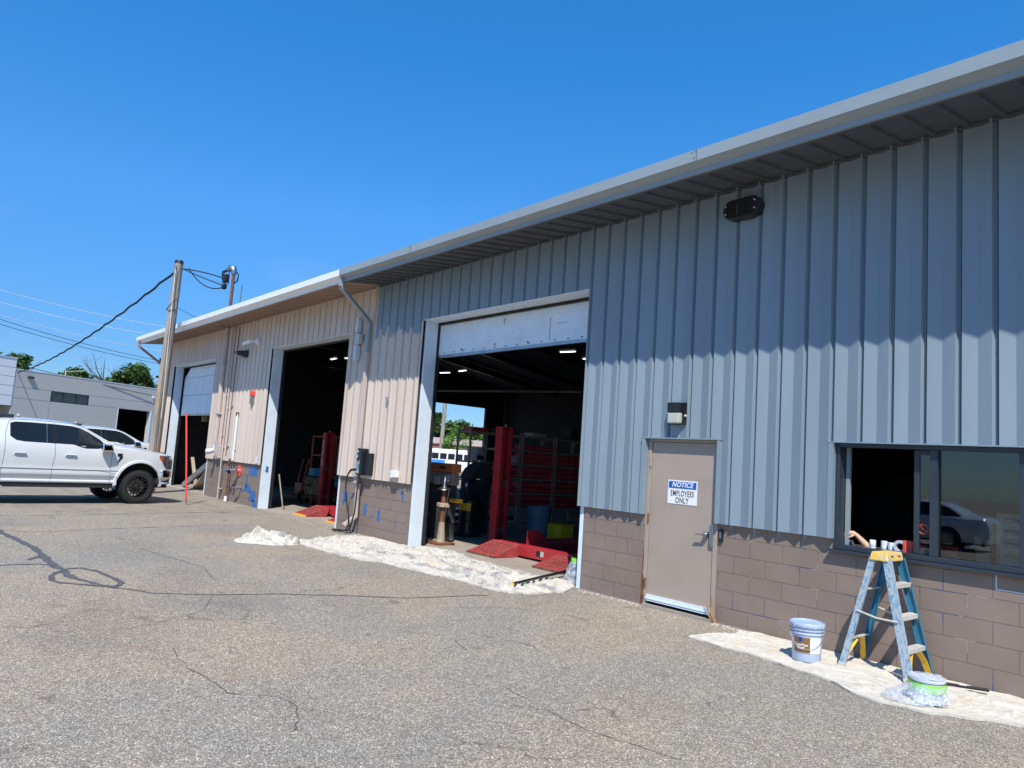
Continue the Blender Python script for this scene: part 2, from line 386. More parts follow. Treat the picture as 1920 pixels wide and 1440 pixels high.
tc = wt.nodes.new('ShaderNodeTexCoord'); nz = wt.nodes.new('ShaderNodeTexNoise'); nz.inputs['Scale'].default_value = 3.2; nz.inputs['Detail'].default_value = 7; nz.inputs['Roughness'].default_value = .6
mpp = wt.nodes.new('ShaderNodeMapping'); mpp.inputs['Scale'].default_value = (1, 1, 3.5)
wt.links.new(tc.outputs['Generated'], mpp.inputs[0]); wt.links.new(mpp.outputs[0], nz.inputs['Vector'])
cr = wt.nodes.new('ShaderNodeValToRGB'); cr.color_ramp.elements[0].position = .55; cr.color_ramp.elements[1].position = .8; cr.color_ramp.elements[1].color = (.55, .55, .55, 1)
wt.links.new(nz.outputs['Fac'], cr.inputs[0])
sp = wt.nodes.new('ShaderNodeSeparateXYZ'); wt.links.new(tc.outputs['Generated'], sp.inputs[0])
cz = wt.nodes.new('ShaderNodeValToRGB'); cz.color_ramp.elements[0].position = .05; cz.color_ramp.elements[0].color = (1,1,1,1); cz.color_ramp.elements[1].position = .26; cz.color_ramp.elements[1].color = (0,0,0,1)
wt.links.new(sp.outputs[2], cz.inputs[0])
mm = wt.nodes.new('ShaderNodeMath'); mm.operation = 'MULTIPLY'; wt.links.new(cr.outputs[0], mm.inputs[0]); wt.links.new(cz.outputs[0], mm.inputs[1])
mc = wt.nodes.new('ShaderNodeMix'); mc.data_type = 'RGBA'; mc.inputs[7].default_value = (6.5, 6.7, 7.2, 1)
tr = wt.nodes.new('ShaderNodeValToRGB'); e = tr.color_ramp.elements
e[0].position, e[0].color = 0.0, (.34, .50, .74, 1); e[1].position, e[1].color = .75, (.22, .97, 1.50, 1)
for p_, c_ in ((.10, (.29, .52, .82, 1)), (.30, (.34, .84, 1.27, 1)), (.5, (.22, .93, 1.45, 1))): q_ = e.new(p_); q_.color = c_
wt.links.new(sp.outputs[2], tr.inputs[0])
tm = wt.nodes.new('ShaderNodeMix'); tm.data_type = 'RGBA'; tm.blend_type = 'MULTIPLY'; tm.inputs[0].default_value = 1
wt.links.new(sky.outputs[0], tm.inputs[6]); wt.links.new(tr.outputs[0], tm.inputs[7])
wt.links.new(mm.outputs[0], mc.inputs[0]); wt.links.new(tm.outputs[2], hs.inputs['Color']); wt.links.new(hs.outputs[0], mc.inputs[6])
wt.links.new(mc.outputs[2], bg.inputs[0]); wt.links.new(bg.outputs[0], wo.inputs[0])
sc.view_settings.view_transform = 'Standard'; sc.view_settings.look = 'None'; sc.view_settings.exposure = .36; sc.view_settings.gamma = 1
sc.render.engine = 'CYCLES'; sc.cycles.use_denoising = True; sc.cycles.max_bounces = 6; sc.cycles.transparent_max_bounces = 16

# ---------------------------------------------------------------- ground
g = MB().grid(lambda u, v: (-320+420*u, -160+420*v, 0), 60, 60)
tag(g.build('ground', M['asphalt']), kind='structure')
g = MB().box(-29.9, 3.9, -.02, 16.9, -.05, .012)
tag(g.build('floor_slab', M['slab']), kind='structure')
def ribbon(pts, w, z=.004, jit=.35, n=10):
    P = []
    for i in range(len(pts)-1):
        a, b = Vector(pts[i]), Vector(pts[i+1])
        for k in range(n): P.append(a.lerp(b, k/n))
    P.append(Vector(pts[-1])); m = MB(); L = []
    for i, p in enumerate(P):
        d = (P[min(i+1, len(P)-1)]-P[max(i-1, 0)]).normalized(); s = Vector((-d.y, d.x))
        q = p + s*(noise.noise((p.x*3, p.y*3, 0))*.035 + noise.noise((p.x*11, p.y*11, 4))*.018)
        ww = w*(1 + jit*noise.noise((p.x*6, p.y*6, 2))*2)/2; ww = max(ww, w*.12)
        L.append((q+s*ww, q-s*ww))
    for i in range(len(L)-1):
        (a, b), (c, d) = L[i], L[i+1]
        m.add([(a.x,a.y,z),(b.x,b.y,z),(d.x,d.y,z),(c.x,c.y,z)], [(0,1,2,3)])
    return m
m = ribbon([(-15.6,-6.2),(-14.78,-6.14),(-13.72,-6.02),(-12.9,-5.91),(-12.18,-5.91),(-11.33,-5.90),(-10.74,-5.86),(-10.05,-5.83)], .10)
for pts, wd, z in (([(-10.05,-5.83),(-9.64,-5.68),(-9.34,-5.51)], .06, .0045), ([(-9.34,-5.51),(-9.21,-5.44),(-8.92,-5.26),(-8.59,-4.69),(-8.45,-4.12),(-8.08,-3.35),(-7.67,-2.71),(-7.56,-1.99),(-7.45,-1.6)], .030, .004),
               ([(-10.74,-5.86),(-10.81,-5.64),(-10.47,-5.5),(-9.93,-5.42),(-9.56,-5.43),(-9.4,-5.5)], .065, .005),
               ([(-10.66,-5.87),(-10.31,-6.04),(-10.02,-6.08),(-9.85,-6.0),(-9.61,-5.8),(-9.37,-5.5)], .055, .0055),
               ([(-11.25,-6.8),(-11.25,-6.46),(-11.25,-6.11),(-11.09,-5.88)], .045, .0045), ([(-11.61,-6.1),(-11.84,-6.01),(-12.05,-5.85)], .06, .005)):
    q = ribbon(pts, wd, z); m.add(q.v, q.f)
tag(m.build('crack_sealer', M['sealer']), kind='structure')
m = MB()
for pts, wd in (([(-14.93,-6.12),(-14.67,-5.7),(-15.05,-4.5),(-15.58,-2.42),(-15.5,-.58)], .02), ([(-17.28,-6.5),(-17.6,-4.5),(-18.4,-1.5),(-17.84,-.4)], .03),
                ([(-6.55,-5.66),(-6.23,-5.74),(-5.98,-5.74),(-5.65,-5.69),(-5.24,-5.69),(-5.03,-5.41),(-4.77,-5.39),(-4.54,-5.48),(-4.38,-5.56)], .007),
                ([(-5.93,-3.05),(-5.3,-2.75),(-5.13,-2.84)], .006), ([(-4.41,-3.83),(-3.46,-3.93),(-2.77,-3.76)], .0045), ([(-5.79,-3.35),(-5.33,-3.47)], .008),
                ([(-8.6,-4.7),(-7.9,-5.0),(-7.5,-5.5),(-7.3,-6.0)], .006), ([(-21,-1.0),(-24,-2.2),(-27,-2.0)], .03), ([(-12.5,-4.6),(-10.5,-4.2),(-9.4,-4.4)], .008)):
    q = ribbon(pts, wd, .004, .8); m.add(q.v, q.f)
tag(m.build('hairline_cracks', M['hair']), kind='structure')

# ---------------------------------------------------------------- the workshop
WB = thing('workshop_building', 'long metal and block workshop half painted grey and half still beige', 'building', (-12, 0, 0))
XL, XR = -30.1, 4.0
PH = [(0, .022), (.007, .073), (.132, .045), (.134, .045), (.258, .080), (.275, .034), (.287, .038), (.295, .022), (.305, .022)]
def siding(xa, xb, z0, z1):
    m = MB(); pts = []
    k = math.floor((xa+5.244)/.305)-1
    while True:
        x0 = -5.244+.305*k
        if x0 > xb: break
        for o, d in PH[:-1]: pts.append((x0+o, d))
        k += 1
    out = []
    for (x1, d1), (x2, d2) in zip(pts, pts[1:]):
        if x2 <= xa or x1 >= xb: continue
        if x1 < xa: t = (xa-x1)/(x2-x1); x1, d1 = xa, d1+(d2-d1)*t
        if x2 > xb: t = (xb-x1)/(x2-x1); x2, d2 = xb, d1+(d2-d1)*t
        out.append(((x1, d1), (x2, d2)))
    for (x1, d1), (x2, d2) in out:
        m.add([(x1,-d1,z0),(x2,-d2,z0),(x2,-d2,z1),(x1,-d1,z1),(x1,.0,z0),(x2,.0,z0)], [(0,1,2,3),(4,5,1,0)])
    k = math.floor((xa+5.244)/.305)
    while -5.244+.305*k+.3 < xb:
        x = -5.244+.305*k+.281; k += 1
        for z in (1.30, 1.9, 3.05, 4.2, 5.1):
            if x > xa+.02 and z0+.05 < z < z1-.05: m.box(x-.006, x+.006, -.045, -.03, z-.006, z+.006)
    return m
D = [(-28.53, -23.97), (-19.43, -14.94), (-11.91, -7.44)]
def join(*ms):
    a = MB()
    for q in ms: a.add(q.v, q.f)
    return a
ZT = 5.32
join(siding(XL, D[0][0], 1.17, ZT), siding(D[0][0], D[0][1], 4.365, ZT), siding(D[0][1], D[1][0], 1.17, ZT), siding(D[1][0], D[1][1], 4.365, ZT),
     siding(D[1][1], -13.75, 1.17, ZT)).build('siding', M['sb'], WB, label='beige ribbed siding')
join(siding(-13.75, D[2][0], 1.17, ZT), siding(D[2][0], D[2][1], 4.365, ZT)).build('siding', M['sm'], WB, label='siding with ragged grey paint edge over beige')
join(siding(D[2][1], -6.26, 1.17, ZT), siding(-6.26, -5.12, 2.17, ZT), siding(-5.12, -3.71, 1.17, ZT), siding(-3.71, -1.05, 2.175, ZT), siding(-1.05, XR, 1.17, ZT)).build('siding', M['sg'], WB, label='freshly painted grey ribbed siding')
for xa, xb in ((XL, D[0][0]), (D[0][1], D[1][0]), (D[1][1], D[2][0]), (D[2][1]+.07, -6.24), (-5.14, XR)):
    if xb == XR:
        MB().box(xa, -3.71, 0, .2, -.1, 1.18).box(-3.71, -1.05, 0, .2, -.1, 1.06).box(-1.05, XR, 0, .2, -.1, 1.18).build('block_wall', M['block'], WB)
    else: MB().box(xa, xb, 0, .2, -.1, 1.18).build('block_wall', M['block'], WB)
m = MB()
for xa, xb, z0 in ((XL, D[0][0], 1.18), (D[0][0], D[0][1], 4.37), (D[0][1], D[1][0], 1.18), (D[1][0], D[1][1], 4.37), (D[1][1], D[2][0], 1.18), (D[2][0], D[2][1], 4.37),
                   (D[2][1], -6.24, 1.18), (-6.24, -5.14, 2.17), (-5.14, -3.71, 1.18), (-3.71, -1.05, 2.175), (-1.05, XR, 1.18)):
    m.box(xa, xb, .004, .2, z0, 5.32)
m.box(XL, XL+.15, .2, 11.3, 0, 5.3).box(XL, XL+.15, 15.78, 17, 0, 5.3).box(XL, XL+.15, 11.3, 15.78, 4.37, 5.3).box(XL, XR, 17, 17.2, 0, 5.3).box(XR-.15, XR, .2, 17, 0, 5.3)
m.prism([(.2, 5.32), (8.5, 6.36), (17, 5.3)], 'x', XL, XL+.15).prism([(.2, 5.32), (8.5, 6.36), (17, 5.3)], 'x', XR-.15, XR)
m.box(-6.75, -6.6, .2, 17, .01, 5.32).box(-6.6, XR-.15, 6.2, 6.35, .01, 5.3)
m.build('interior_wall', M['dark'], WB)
# roof deck, ridge at mid depth, and the dark underside purlins
m = MB().add([(XL,-.98,5.24),(XR,-.98,5.24),(XR,8.5,6.38),(XL,8.5,6.38),(XL,17.9,5.22),(XR,17.9,5.22),(XL,-.98,5.36),(XR,-.98,5.36),(XR,8.5,6.5),(XL,8.5,6.5),(XL,17.9,5.34),(XR,17.9,5.34)],
             [(0,1,2,3),(3,2,5,4),(6,9,8,7),(9,10,11,8),(0,6,7,1),(4,5,11,10),(0,3,9,6),(3,4,10,9),(1,7,8,2),(2,8,11,5)])
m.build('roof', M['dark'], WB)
m = MB()
for x in range(-29, 4, 3): m.bar((x, .2, 5.15), (x, 8.5, 6.2), .12, .25); m.bar((x, 8.5, 6.2), (x, 17, 5.12), .12, .25)
m.build('roof_beam', M['black'], WB)
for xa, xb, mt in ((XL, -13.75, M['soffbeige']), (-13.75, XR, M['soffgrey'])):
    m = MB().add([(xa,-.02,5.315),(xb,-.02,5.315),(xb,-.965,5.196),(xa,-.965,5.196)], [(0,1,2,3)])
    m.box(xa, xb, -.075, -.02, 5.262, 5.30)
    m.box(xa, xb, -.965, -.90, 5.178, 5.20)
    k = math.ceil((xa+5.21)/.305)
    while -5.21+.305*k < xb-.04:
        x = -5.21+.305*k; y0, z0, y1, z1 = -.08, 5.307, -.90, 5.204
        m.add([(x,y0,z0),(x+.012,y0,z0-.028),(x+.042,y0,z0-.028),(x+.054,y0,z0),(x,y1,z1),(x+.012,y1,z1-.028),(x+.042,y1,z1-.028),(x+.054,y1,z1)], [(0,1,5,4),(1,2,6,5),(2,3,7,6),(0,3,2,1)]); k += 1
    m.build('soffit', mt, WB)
gp = [(-.966,5.172),(-1.0,5.172),(-1.0,5.228),(-1.10,5.282),(-1.10,5.415),(-1.075,5.425),(-1.04,5.40),(-.966,5.39)]
MB().prism(gp, 'x', -30.15, -13.62).build('gutter', M['whitetrim'], WB, label='white painted gutter')
MB().prism([(y-.0 if y > -1.05 else y-.003, z) for y, z in gp], 'x', -13.617, XR).build('gutter', M['greytrim'], WB, label='grey painted gutter')
for x in (-4.87, -10.9):
    m = MB().box(x, x+.004, -1.106, -1.10, 5.285, 5.418)
    for dx, dz in ((-.06, 5.39), (-.02, 5.40), (-.03, 5.32)): m.cyl((x+dx, -1.104, dz), (x+dx, -1.108, dz), .007, n=8)
    m.build('gutter_seam', M['anod'], WB)
for x in (-19.2, -26.6): MB().box(x, x+.05, -1.105, -1.10, 5.29, 5.418).build('gutter_seam', M['greyplastic'], WB)
# overhead door openings: jambs, heads, leaves
for i, (xa, xb) in enumerate(D):
    m = MB().box(xa-.005, xa+.05, -.004, .26, .0, 4.345)
    m.box(xa, xb, -.0, .26, 4.345, 4.366).box(xa-.03, xb, -.062, -.0, 4.352, 4.366)
    m.box(xb+.003, xb+.073, -.006, .0, 0, 1.165).box(xb-.0, xb+.07, 0, .26, 0, 4.345)
    m.box(xa-.075 if i != 2 else xa-.07, xa-.004, -.06, .0, 4.3, 4.33) if False else None
    m.build('door_surround', M['white'], WB, bevel=.003)
    MB().box(xa+.05, xa+.075, .262, .30, 0, 4.345).box(xb-.025, xb, .262, .30, 0, 4.345).box(xa, xb, .262, .29, 4.30, 4.345).build('weather_seal', M['blackmat'], WB)
def leaf(xa, xb, y, zs, label=None):
    rt_ = WB; m = MB()
    for z0, z1 in zip(zs, zs[1:]):
        m.box(xa, xb, y, y+.045, z0+.004, z1-.004)
        for k in range(1, 4): zz = z0+(z1-z0)*k/4; m.box(xa, xb, y-.003, y, zz-.004, zz+.004)
    o = m.build('overhead_door', M['white'], rt_, bevel=.003, label=label)
    MB().box(xa, xb, y-.006, y+.05, zs[0]-.05, zs[0]+.004).build('bottom_seal', M['steel'], o)
    x = xa+.2
    while x < xb-.1: MB().box(x, x+.03, y-.014, y-.006, zs[0]+.03, zs[0]+.045).build('bolt', M['rust'], o); x += .31
    return o
d3 = leaf(-11.84, -7.46, .30, [3.70, 4.30, 4.62], 'white sectional door nearly fully raised')
MB().box(-8.66, -8.652, .293, .298, 3.76, 4.12).build('rust_streak', M['shelf'], d3)
for x, z, w_, h_ in ((-9.9, 4.2, .12, .012), (-9.85, 4.12, .015, .12), (-8.5, 4.0, .25, .01), (-10.1, 3.78, .05, .02), (-9.2, 3.74, .03, .03), (-11.1, 3.75, .06, .03)): MB().box(x, x+w_, .291, .2965, z, z+h_).build('rust_streak', M['lens'] if w_ > .1 or h_ > .1 else M['rust'], d3)
# left door: top section leans in at one end
m = MB()
for z0, z1 in ((2.62, 3.29), (3.29, 3.93)): m.box(-28.35, -24.0, .30, .345, z0+.006, z1-.006)
m.prism([(-28.35, 3.936), (-24.0, 3.936), (-24.0, 4.36), (-27.7, 4.36)], 'y', .30, .345)
for zz in (2.8, 2.96, 3.12, 3.45, 3.61, 3.77, 4.05, 4.2): m.box(-28.2 if zz < 3.9 else -27.8, -24.0, .297, .30, zz-.003, zz+.003)
o = m.build('overhead_door', M['white'], WB, label='white sectional door lowered halfway with a crooked top section')
MB().box(-28.35, -24.0, .294, .35, 2.56, 2.622).build('bottom_seal', M['steel'], o)
for (xa, xb) in D:
    for x in (xa+.02, xb-.03): MB().tube([(x, .34, .01), (x, .34, 4.3), (x, .55, 4.52), (x, .9, 4.6), (x, 4.4, 4.6)], .025, 6).build('door_track', M['anod'], WB)
# downspouts
def downspout(x, mat_top, mat_low, xg, full=True, dark=True):
    m = MB(); w_, d_ = .085, .075
    pts = [(xg, -1.035, 5.24), (xg, -1.035, 5.06), (x, -.125, 4.50), (x, -.125, 3.86 if full else 3.8)]
    for a, b in zip(pts, pts[1:]):
        m.bar(a, b, w_, d_, up=(0, -1, .3) if a[0] == b[0] else (0, 0, 1))
    o = m.build('downspout', mat_top, WB, bevel=.008, label='downspout running from gutter back to the wall')
    if full:
        MB().box(x-.043, x+.043, -.163, -.088, 1.05, 3.857).box(x-.046, x+.0455, -.10, -.022, .33, 1.05).bar((x, -.06, .36), (x-.04, -.30, .17), .085, .07).build('lower_pipe', mat_low, o, bevel=.006)
    return o
downspout(-13.93, M['greytrim'], M['beigepipe'], -13.62)
downspout(-30.05, M['soffbeige'], M['beigepipe'], -29.9, True)
# door to the office
fr = MB().box(-6.24, -6.185, -.012, .12, 0, 2.13).box(-5.195, -5.14, -.012, .12, 0, 2.13).box(-6.24, -5.14, -.012, .12, 2.13, 2.165).build('door_frame', M['door'], WB, bevel=.003)
dr = MB().box(-6.18, -5.20, .008, .052, .085, 2.125).build('personnel_door', M['door'], WB, bevel=.004)
MB().box(-6.17, -5.21, -.012, .006, .075, .155).box(-6.18, -5.2, -.02, -.012, .10, .115).build('door_sweep', M['white'], dr)
h = MB().cyl((-5.29, .008, 1.015), (-5.29, -.045, 1.015), .036, .032).cyl((-5.29, -.045, 1.015), (-5.29, -.06, 1.015), .028, .022).bar((-5.29, -.055, 1.015), (-5.415, -.06, 1.01), .022, .014).build('handle', M['steel'], dr, bevel=.003, smooth=40)
MB().box(-5.225, -5.185, -.022, -.013, .88, 1.15).box(-5.235, -5.215, -.03, -.0, .9, 1.13).build('latch_guard', M['steel'], dr, bevel=.003)
for z in (.30, 1.13, 1.86): MB().cyl((-6.185, -.02, z-.06), (-6.185, -.02, z+.06), .011, n=10).build('hinge', M['rust'] if z < 1.5 else M['door'], dr)
MB().prism([(-6.26,.0),(-6.215,.0),(-6.2,.12),(-6.212,.19),(-6.205,.3),(-6.235,.42),(-6.225,.6),(-6.24,.75)], 'y', -.0155, -.0125).build('rust_stain', M['rust'], fr)
m = MB().prism([(-5.19,0),(-5.13,0),(-5.15,.06),(-5.175,.12),(-5.18,.3),(-5.188,.2)], 'y', -.0155, -.0125)
m.build('rust_stain', M['rust'], fr)
MB().box(-6.2, -5.17, -.05, .12, 0, .035).build('threshold', M['slab'], WB)
MB().box(-6.31, -5.08, -.088, .0, 2.166, 2.182).box(-6.30, -6.245, -.085, 0, 1.17, 2.166).box(-5.135, -5.09, -.085, 0, 1.17, 2.166).build('door_trim', M['sg'], WB)
# window
wf = MB()
ft = .045
wf.box(-3.70, -1.05, -.03, .10, 1.065, 1.115).box(-3.70, -1.05, -.03, .10, 2.13, 2.172).box(-3.70, -3.655, -.03, .10, 1.115, 2.13).box(-1.10, -1.05, -.03, .10, 1.115, 2.13)
wf.box(-2.785, -2.72, -.015, .095, 1.115, 2.13).box(-2.05, -1.99, -.015, .095, 1.115, 2.13)
win = wf.build('window', M['anod'], WB, bevel=.004)
MB().box(-3.76, -1.05, -.088, .0, 2.173, 2.186).box(-3.76, -3.705, -.085, 0, 1.17, 2.173).build('window_trim', M['sg'], WB)
MB().box(-3.75, -1.0, -.075, -.0, 1.035, 1.062).build('window_ledge', M['anod'], win, bevel=.003)
MB().box(-2.95, -2.90, .045, .075, 1.12, 2.125).box(-2.90, -2.79, .045, .075, 1.12, 1.165).box(-2.90, -2.79, .045, .075, 2.08, 2.125).build('sliding_sash', M['anod'], win, bevel=.003)
pm = pane_mat('window_glass', (.72, .78, .78))
for xa, xb, y in ((-2.90, -2.785, .06), (-2.72, -2.05, .04), (-1.99, -1.10, .04)): MB().box(xa, xb, y, y+.005, 1.115, 2.13).build('pane', pm, win)
MB().box(-3.65, -3.61, .10, .14, 1.1, 2.13).build('window_stop', M['greytrim'], win)
MB().box(-3.7, -1.05, .10, .62, 1.04, 1.10).build('inner_sill', M['dark'], WB)
# loose scraps of old blue paint, bared by scraping
def blob(pts, y=-.0035): return MB().prism(pts, 'y', y, y+.003)
def jag(x0, z0, w_, h_, n=16, sd=0):
    rr = random.Random(sd); P = []
    for i in range(n):
        a = 2*math.pi*i/n; q = rr.uniform(.6, 1.05)
        cx = max(-1, min(1, 1.35*math.cos(a))); cz_ = max(-1, min(1, 1.35*math.sin(a)))
        P.append((x0+w_/2*cx*q, z0+h_/2*cz_*q))
    return P
for i, (x, z, w_, h_) in enumerate([(-20.02, .98, .62, .30), (-20.42, .66, .09, .5), (-20.28, .48, .5, .24), (-19.88, .30, .5, .36), (-19.68, .10, .38, .22), (-20.62, .40, .35, .05), (-20.95, .86, .05, .35),
                                  (-14.55, .74, .26, .24), (-14.62, .60, .12, .13), (-13.66, .52, .16, .26), (-13.09, .46, .13, .25), (-12.24, .93, .05, .28), (-12.28, .98, .10, .08), (-12.42, .35, .04, .18), (-14.8, .30, .05, .05),
                                  (-13.35, .42, .04, .08), (-14.35, .28, .05, .1)]):
    blob(jag(x, z, w_, h_, 18, i)).build('paint_patch', M['blue'], WB)
# grey overspray where flutes meet the blocks
k = -7
while -5.244+.305*k < XR:
    x = -5.244+.305*k+.282; k += 1
    if x < -7.3 or -6.3 < x < -5.1 or -3.75 < x: continue
    rr = random.Random(k); h_ = rr.uniform(.05, .13)
    MB().prism([(x-.004, 1.17), (x+.028, 1.17), (x+.024, 1.17-h_*.6), (x+.012, 1.17-h_), (x, 1.17-h_*.8)], 'y', -.003, -.001).build('paint_drip', M['sg'], WB)
m = MB()
for x, z, w_, h_ in ((-2.236, .905, .008, .19), (-2.236, .897, .40, .008)): m.box(x, x+w_, -.0035, -.0005, z, z+h_)
m.build('bare_joint', M['white'], WB)
blob(jag(-13.02, 2.79, .09, .17, 12, 5), -.086).build('paint_dab', M['sg'], WB)
blob([(-19.75,1.2),(-19.55,1.2),(-19.58,1.36),(-19.63,1.42),(-19.66,1.3),(-19.7,1.38)], -.086).build('paint_dab', M['white'], WB)
MB().prism(jag(.13, 1.06, .1, .2, 12, 3), 'x', -19.3795, -19.376).build('paint_dab', M['blue'], WB)
# ---------------------------------------------------------------- fixtures on the front wall
def fixture(name, label, cat, x, z, group=None, y=-.08): return thing(name, label, cat, (x, y, z), 0, group)
t = fixture('oval_vent', 'black oval louvred vent high on the grey siding under the eave', 'vent', -4.86, 4.98)
def stadium(cx, cz, w_, h_, n=12):
    r = h_/2; P = []
    for k in range(n+1): a = -math.pi/2+math.pi*k/n; P.append((cx+w_/2-r+r*math.cos(a), cz+r*math.sin(a)))
    for k in range(n+1): a = math.pi/2+math.pi*k/n; P.append((cx-w_/2+r+r*math.cos(a), cz+r*math.sin(a)))
    return P
MB().prism(stadium(-4.86, 4.985, .50, .25), 'y', -.19, -.05).build('housing', M['black'], t, bevel=.01)
m = MB()
for k in range(13): x = -5.05+k*.029; m.box(x, x+.012, -.208, -.19, 4.885, 5.085)
m.build('louvre', M['blackmat'], t)
for x, z in ((-5.06,5.03),(-5.06,4.93),(-4.67,5.04),(-4.67,4.94)): MB().cyl((x,-.19,z), (x,-.213,z), .007, n=8).build('screw', M['whiteplastic'], t)
m = MB()
for k in range(6): m.box(-4.905, -4.895, -.211, -.208, 4.91+k*.025, 4.922+k*.025)
m.build('lettering', M['steel'], t)
t = fixture('wall_light', 'black and frosted wall pack light above the taupe door', 'wall light', -5.71, 2.5)
MB().box(-5.84, -5.60, -.10, -.05, 2.35, 2.63).box(-5.83, -5.645, -.185, -.10, 2.50, 2.625).build('housing', M['black'], t, bevel=.006)
MB().box(-5.828, -5.648, -.18, -.10, 2.36, 2.498).build('lens', M['lens'], t, bevel=.015)
MB().cyl((-5.60, -.12, 2.46), (-5.58, -.12, 2.46), .012, n=10).build('photocell', M['whiteplastic'], t)
t = thing('notice_sign', 'blue and white employees only sign on the taupe door', 'sign', (-5.68, .004, 1.49))
MB().box(-5.905, -5.455, .003, .007, 1.345, 1.645).build('sign_plate', M['whiteplastic'], t, bevel=.002)
blu = paint('sign_blue', (.01, .10, .42), .4, var=.03)
MB().box(-5.89, -5.47, .0, .003, 1.545, 1.63).build('blue_band', blu, t)
def wtext(txt, x, z, size, mat, name, par, bold=0, shear=0, sx=1, y=-.001):
    mb = text_mesh(txt, size, .0006, bold, shear, sx, 'CENTER', 1.14 if shear == 0 else 1.05); place(mb, (x, y, z), (1,0,0), (0,0,1), (0,-1,0)); mb.build(name, mat, par)
wtext('NOTICE', -5.68, 1.588, .085, M['whiteplastic'], 'sign_text', t, .002, .25, 1.0)
wtext('EMPLOYEES', -5.68, 1.478, .100, M['black'], 'sign_text', t, .0009, 0, .62, .0012)
wtext('ONLY', -5.68, 1.392, .100, M['black'], 'sign_text', t, .0012, 0, .70, .0012)
t = fixture('card_reader', 'small black keypad on the blocks right of the taupe door', 'card reader', -5.08, 1.03, y=0)
MB().box(-5.105, -5.055, -.03, 0, .955, 1.105).build('body', M['black'], t, bevel=.004); MB().box(-5.09, -5.07, -.032, -.03, 1.0, 1.07).build('button', M['steel'], t)
# EV charger
t = fixture('car_charger', 'black wall charger with a looped cable below it', 'charger', -13.55, 1.5)
bd = MB().box(-13.80, -13.60, -.23, -.06, 1.235, 1.79).build('body', M['black'], t, bevel=.02)
MB().box(-13.60, -13.37, -.15, -.05, 1.24, 1.70).build('rear_housing', M['black'], t, bevel=.012)
m = MB().box(-13.76, -13.735, -.235, -.23, 1.70, 1.745).box(-13.755, -13.74, -.235, -.23, 1.60, 1.65); m.build('indicator', M['whiteplastic'], t)
MB().prism([(-13.77,1.28),(-13.66,1.27),(-13.655,1.55),(-13.70,1.52),(-13.76,1.53)], 'y', -.233, -.2302).build('decal', paint('worn_decal', (.10,.17,.22), .6, speck=(.35,.45,.5), sp_scale=12, sp_lo=.5), t)
MB().tube([(-13.78,-.25,1.34),(-13.90,-.27,1.33),(-14.02,-.27,1.24)], [.028,.024,.018], 10).build('plug', M['black'], t, smooth=50)
MB().tube([(-14.02,-.27,1.24),(-14.08,-.27,1.10),(-14.07,-.27,.9),(-13.98,-.27,.65),(-13.86,-.26,.38),(-13.83,-.26,.20),(-13.90,-.27,.08),(-14.02,-.30,.04),(-14.25,-.33,.035),(-14.45,-.30,.035),(-14.42,-.18,.035),(-14.2,-.15,.035),(-13.95,-.2,.05),(-13.78,-.24,.16),(-13.66,-.24,.45),(-13.65,-.23,.8),(-13.70,-.2,1.1),(-13.72,-.17,1.25)], .016, 8).build('cable', M['blackmat'], t, smooth=60)
t = fixture('cable_strap', 'tan wooden batten fixed to the blocks behind the charger cable', 'batten', -14.1, .7, y=0)
MB().box(-14.06, -13.99, -.022, 0, .35, 1.15).build('plank', M['card'], t); MB().box(-14.062, -14.02, -.03, -.022, .78, .81).build('clip', M['whiteplastic'], t)
# stacked electrical boxes beside the downspout
for nm, lb, x0, x1, z0, z1, mt in (('antenna_box', 'upper tall light grey box mounted left of the bent downspout', -14.47, -14.35, 4.32, 4.64, 'greyplastic'), ('junction_box', 'square beige grey box between two tall ones beside the downspout', -14.45, -14.25, 4.06, 4.29, 'lens'),
                               ('antenna_box', 'lower tall light grey box below the square junction box', -14.45, -14.33, 3.70, 4.03, 'greyplastic')):
    t = fixture(nm, lb, 'electrical box', (x0+x1)/2, (z0+z1)/2); MB().box(x0, x1, -.19, -.09, z0, z1).build('cover', M[mt], t, bevel=.008); MB().box(x0+.03, x1-.03, -.09, -.05, z0+.04, z1-.04).build('bracket', M['steel'], t)
t = fixture('outlet_box', 'small white outlet box low on the beige siding', 'outlet', -12.42, 1.32)
MB().box(-12.52, -12.32, -.17, -.07, 1.27, 1.40).build('cover', M['whiteplastic'], t, bevel=.006); MB().box(-12.505, -12.49, -.173, -.17, 1.31, 1.35).build('socket', M['black'], t)
t = fixture('security_camera', 'white bullet camera on a round base between the two left doors', 'camera', -20.55, 4.62)
MB().cyl((-20.42,-.06,4.62), (-20.42,-.13,4.62), .10, n=20).build('base', M['whiteplastic'], t, smooth=40)
MB().tube([(-20.42,-.12,4.62),(-20.5,-.22,4.62),(-20.56,-.24,4.60)], .03, 10).build('arm', M['whiteplastic'], t, smooth=40)
MB().tube([(-20.50,-.26,4.63),(-20.86,-.34,4.55)], .055, 14).build('body', M['whiteplastic'], t, smooth=40)
MB().tube([(-20.858,-.34,4.551),(-20.875,-.343,4.547)], .045, 14).build('lens', M['black'], t)
t = fixture('flood_light', 'dark bronze floodlight shade below the white camera', 'wall light', -21.2, 4.3)
MB().prism([(-.05,4.22),(-.05,4.42),(-.12,4.42),(-.42,4.36),(-.42,4.34),(-.2,4.22)], 'x', -21.45, -21.12).build('shade', M['anod'], t, bevel=.005)
MB().box(-21.41, -21.16, -.36, -.18, 4.22, 4.235).build('lens', M['lens'], t)
t = fixture('alarm_strobe', 'red and grey alarm horn strobe on the beige siding', 'alarm', -20.4, 3.1)
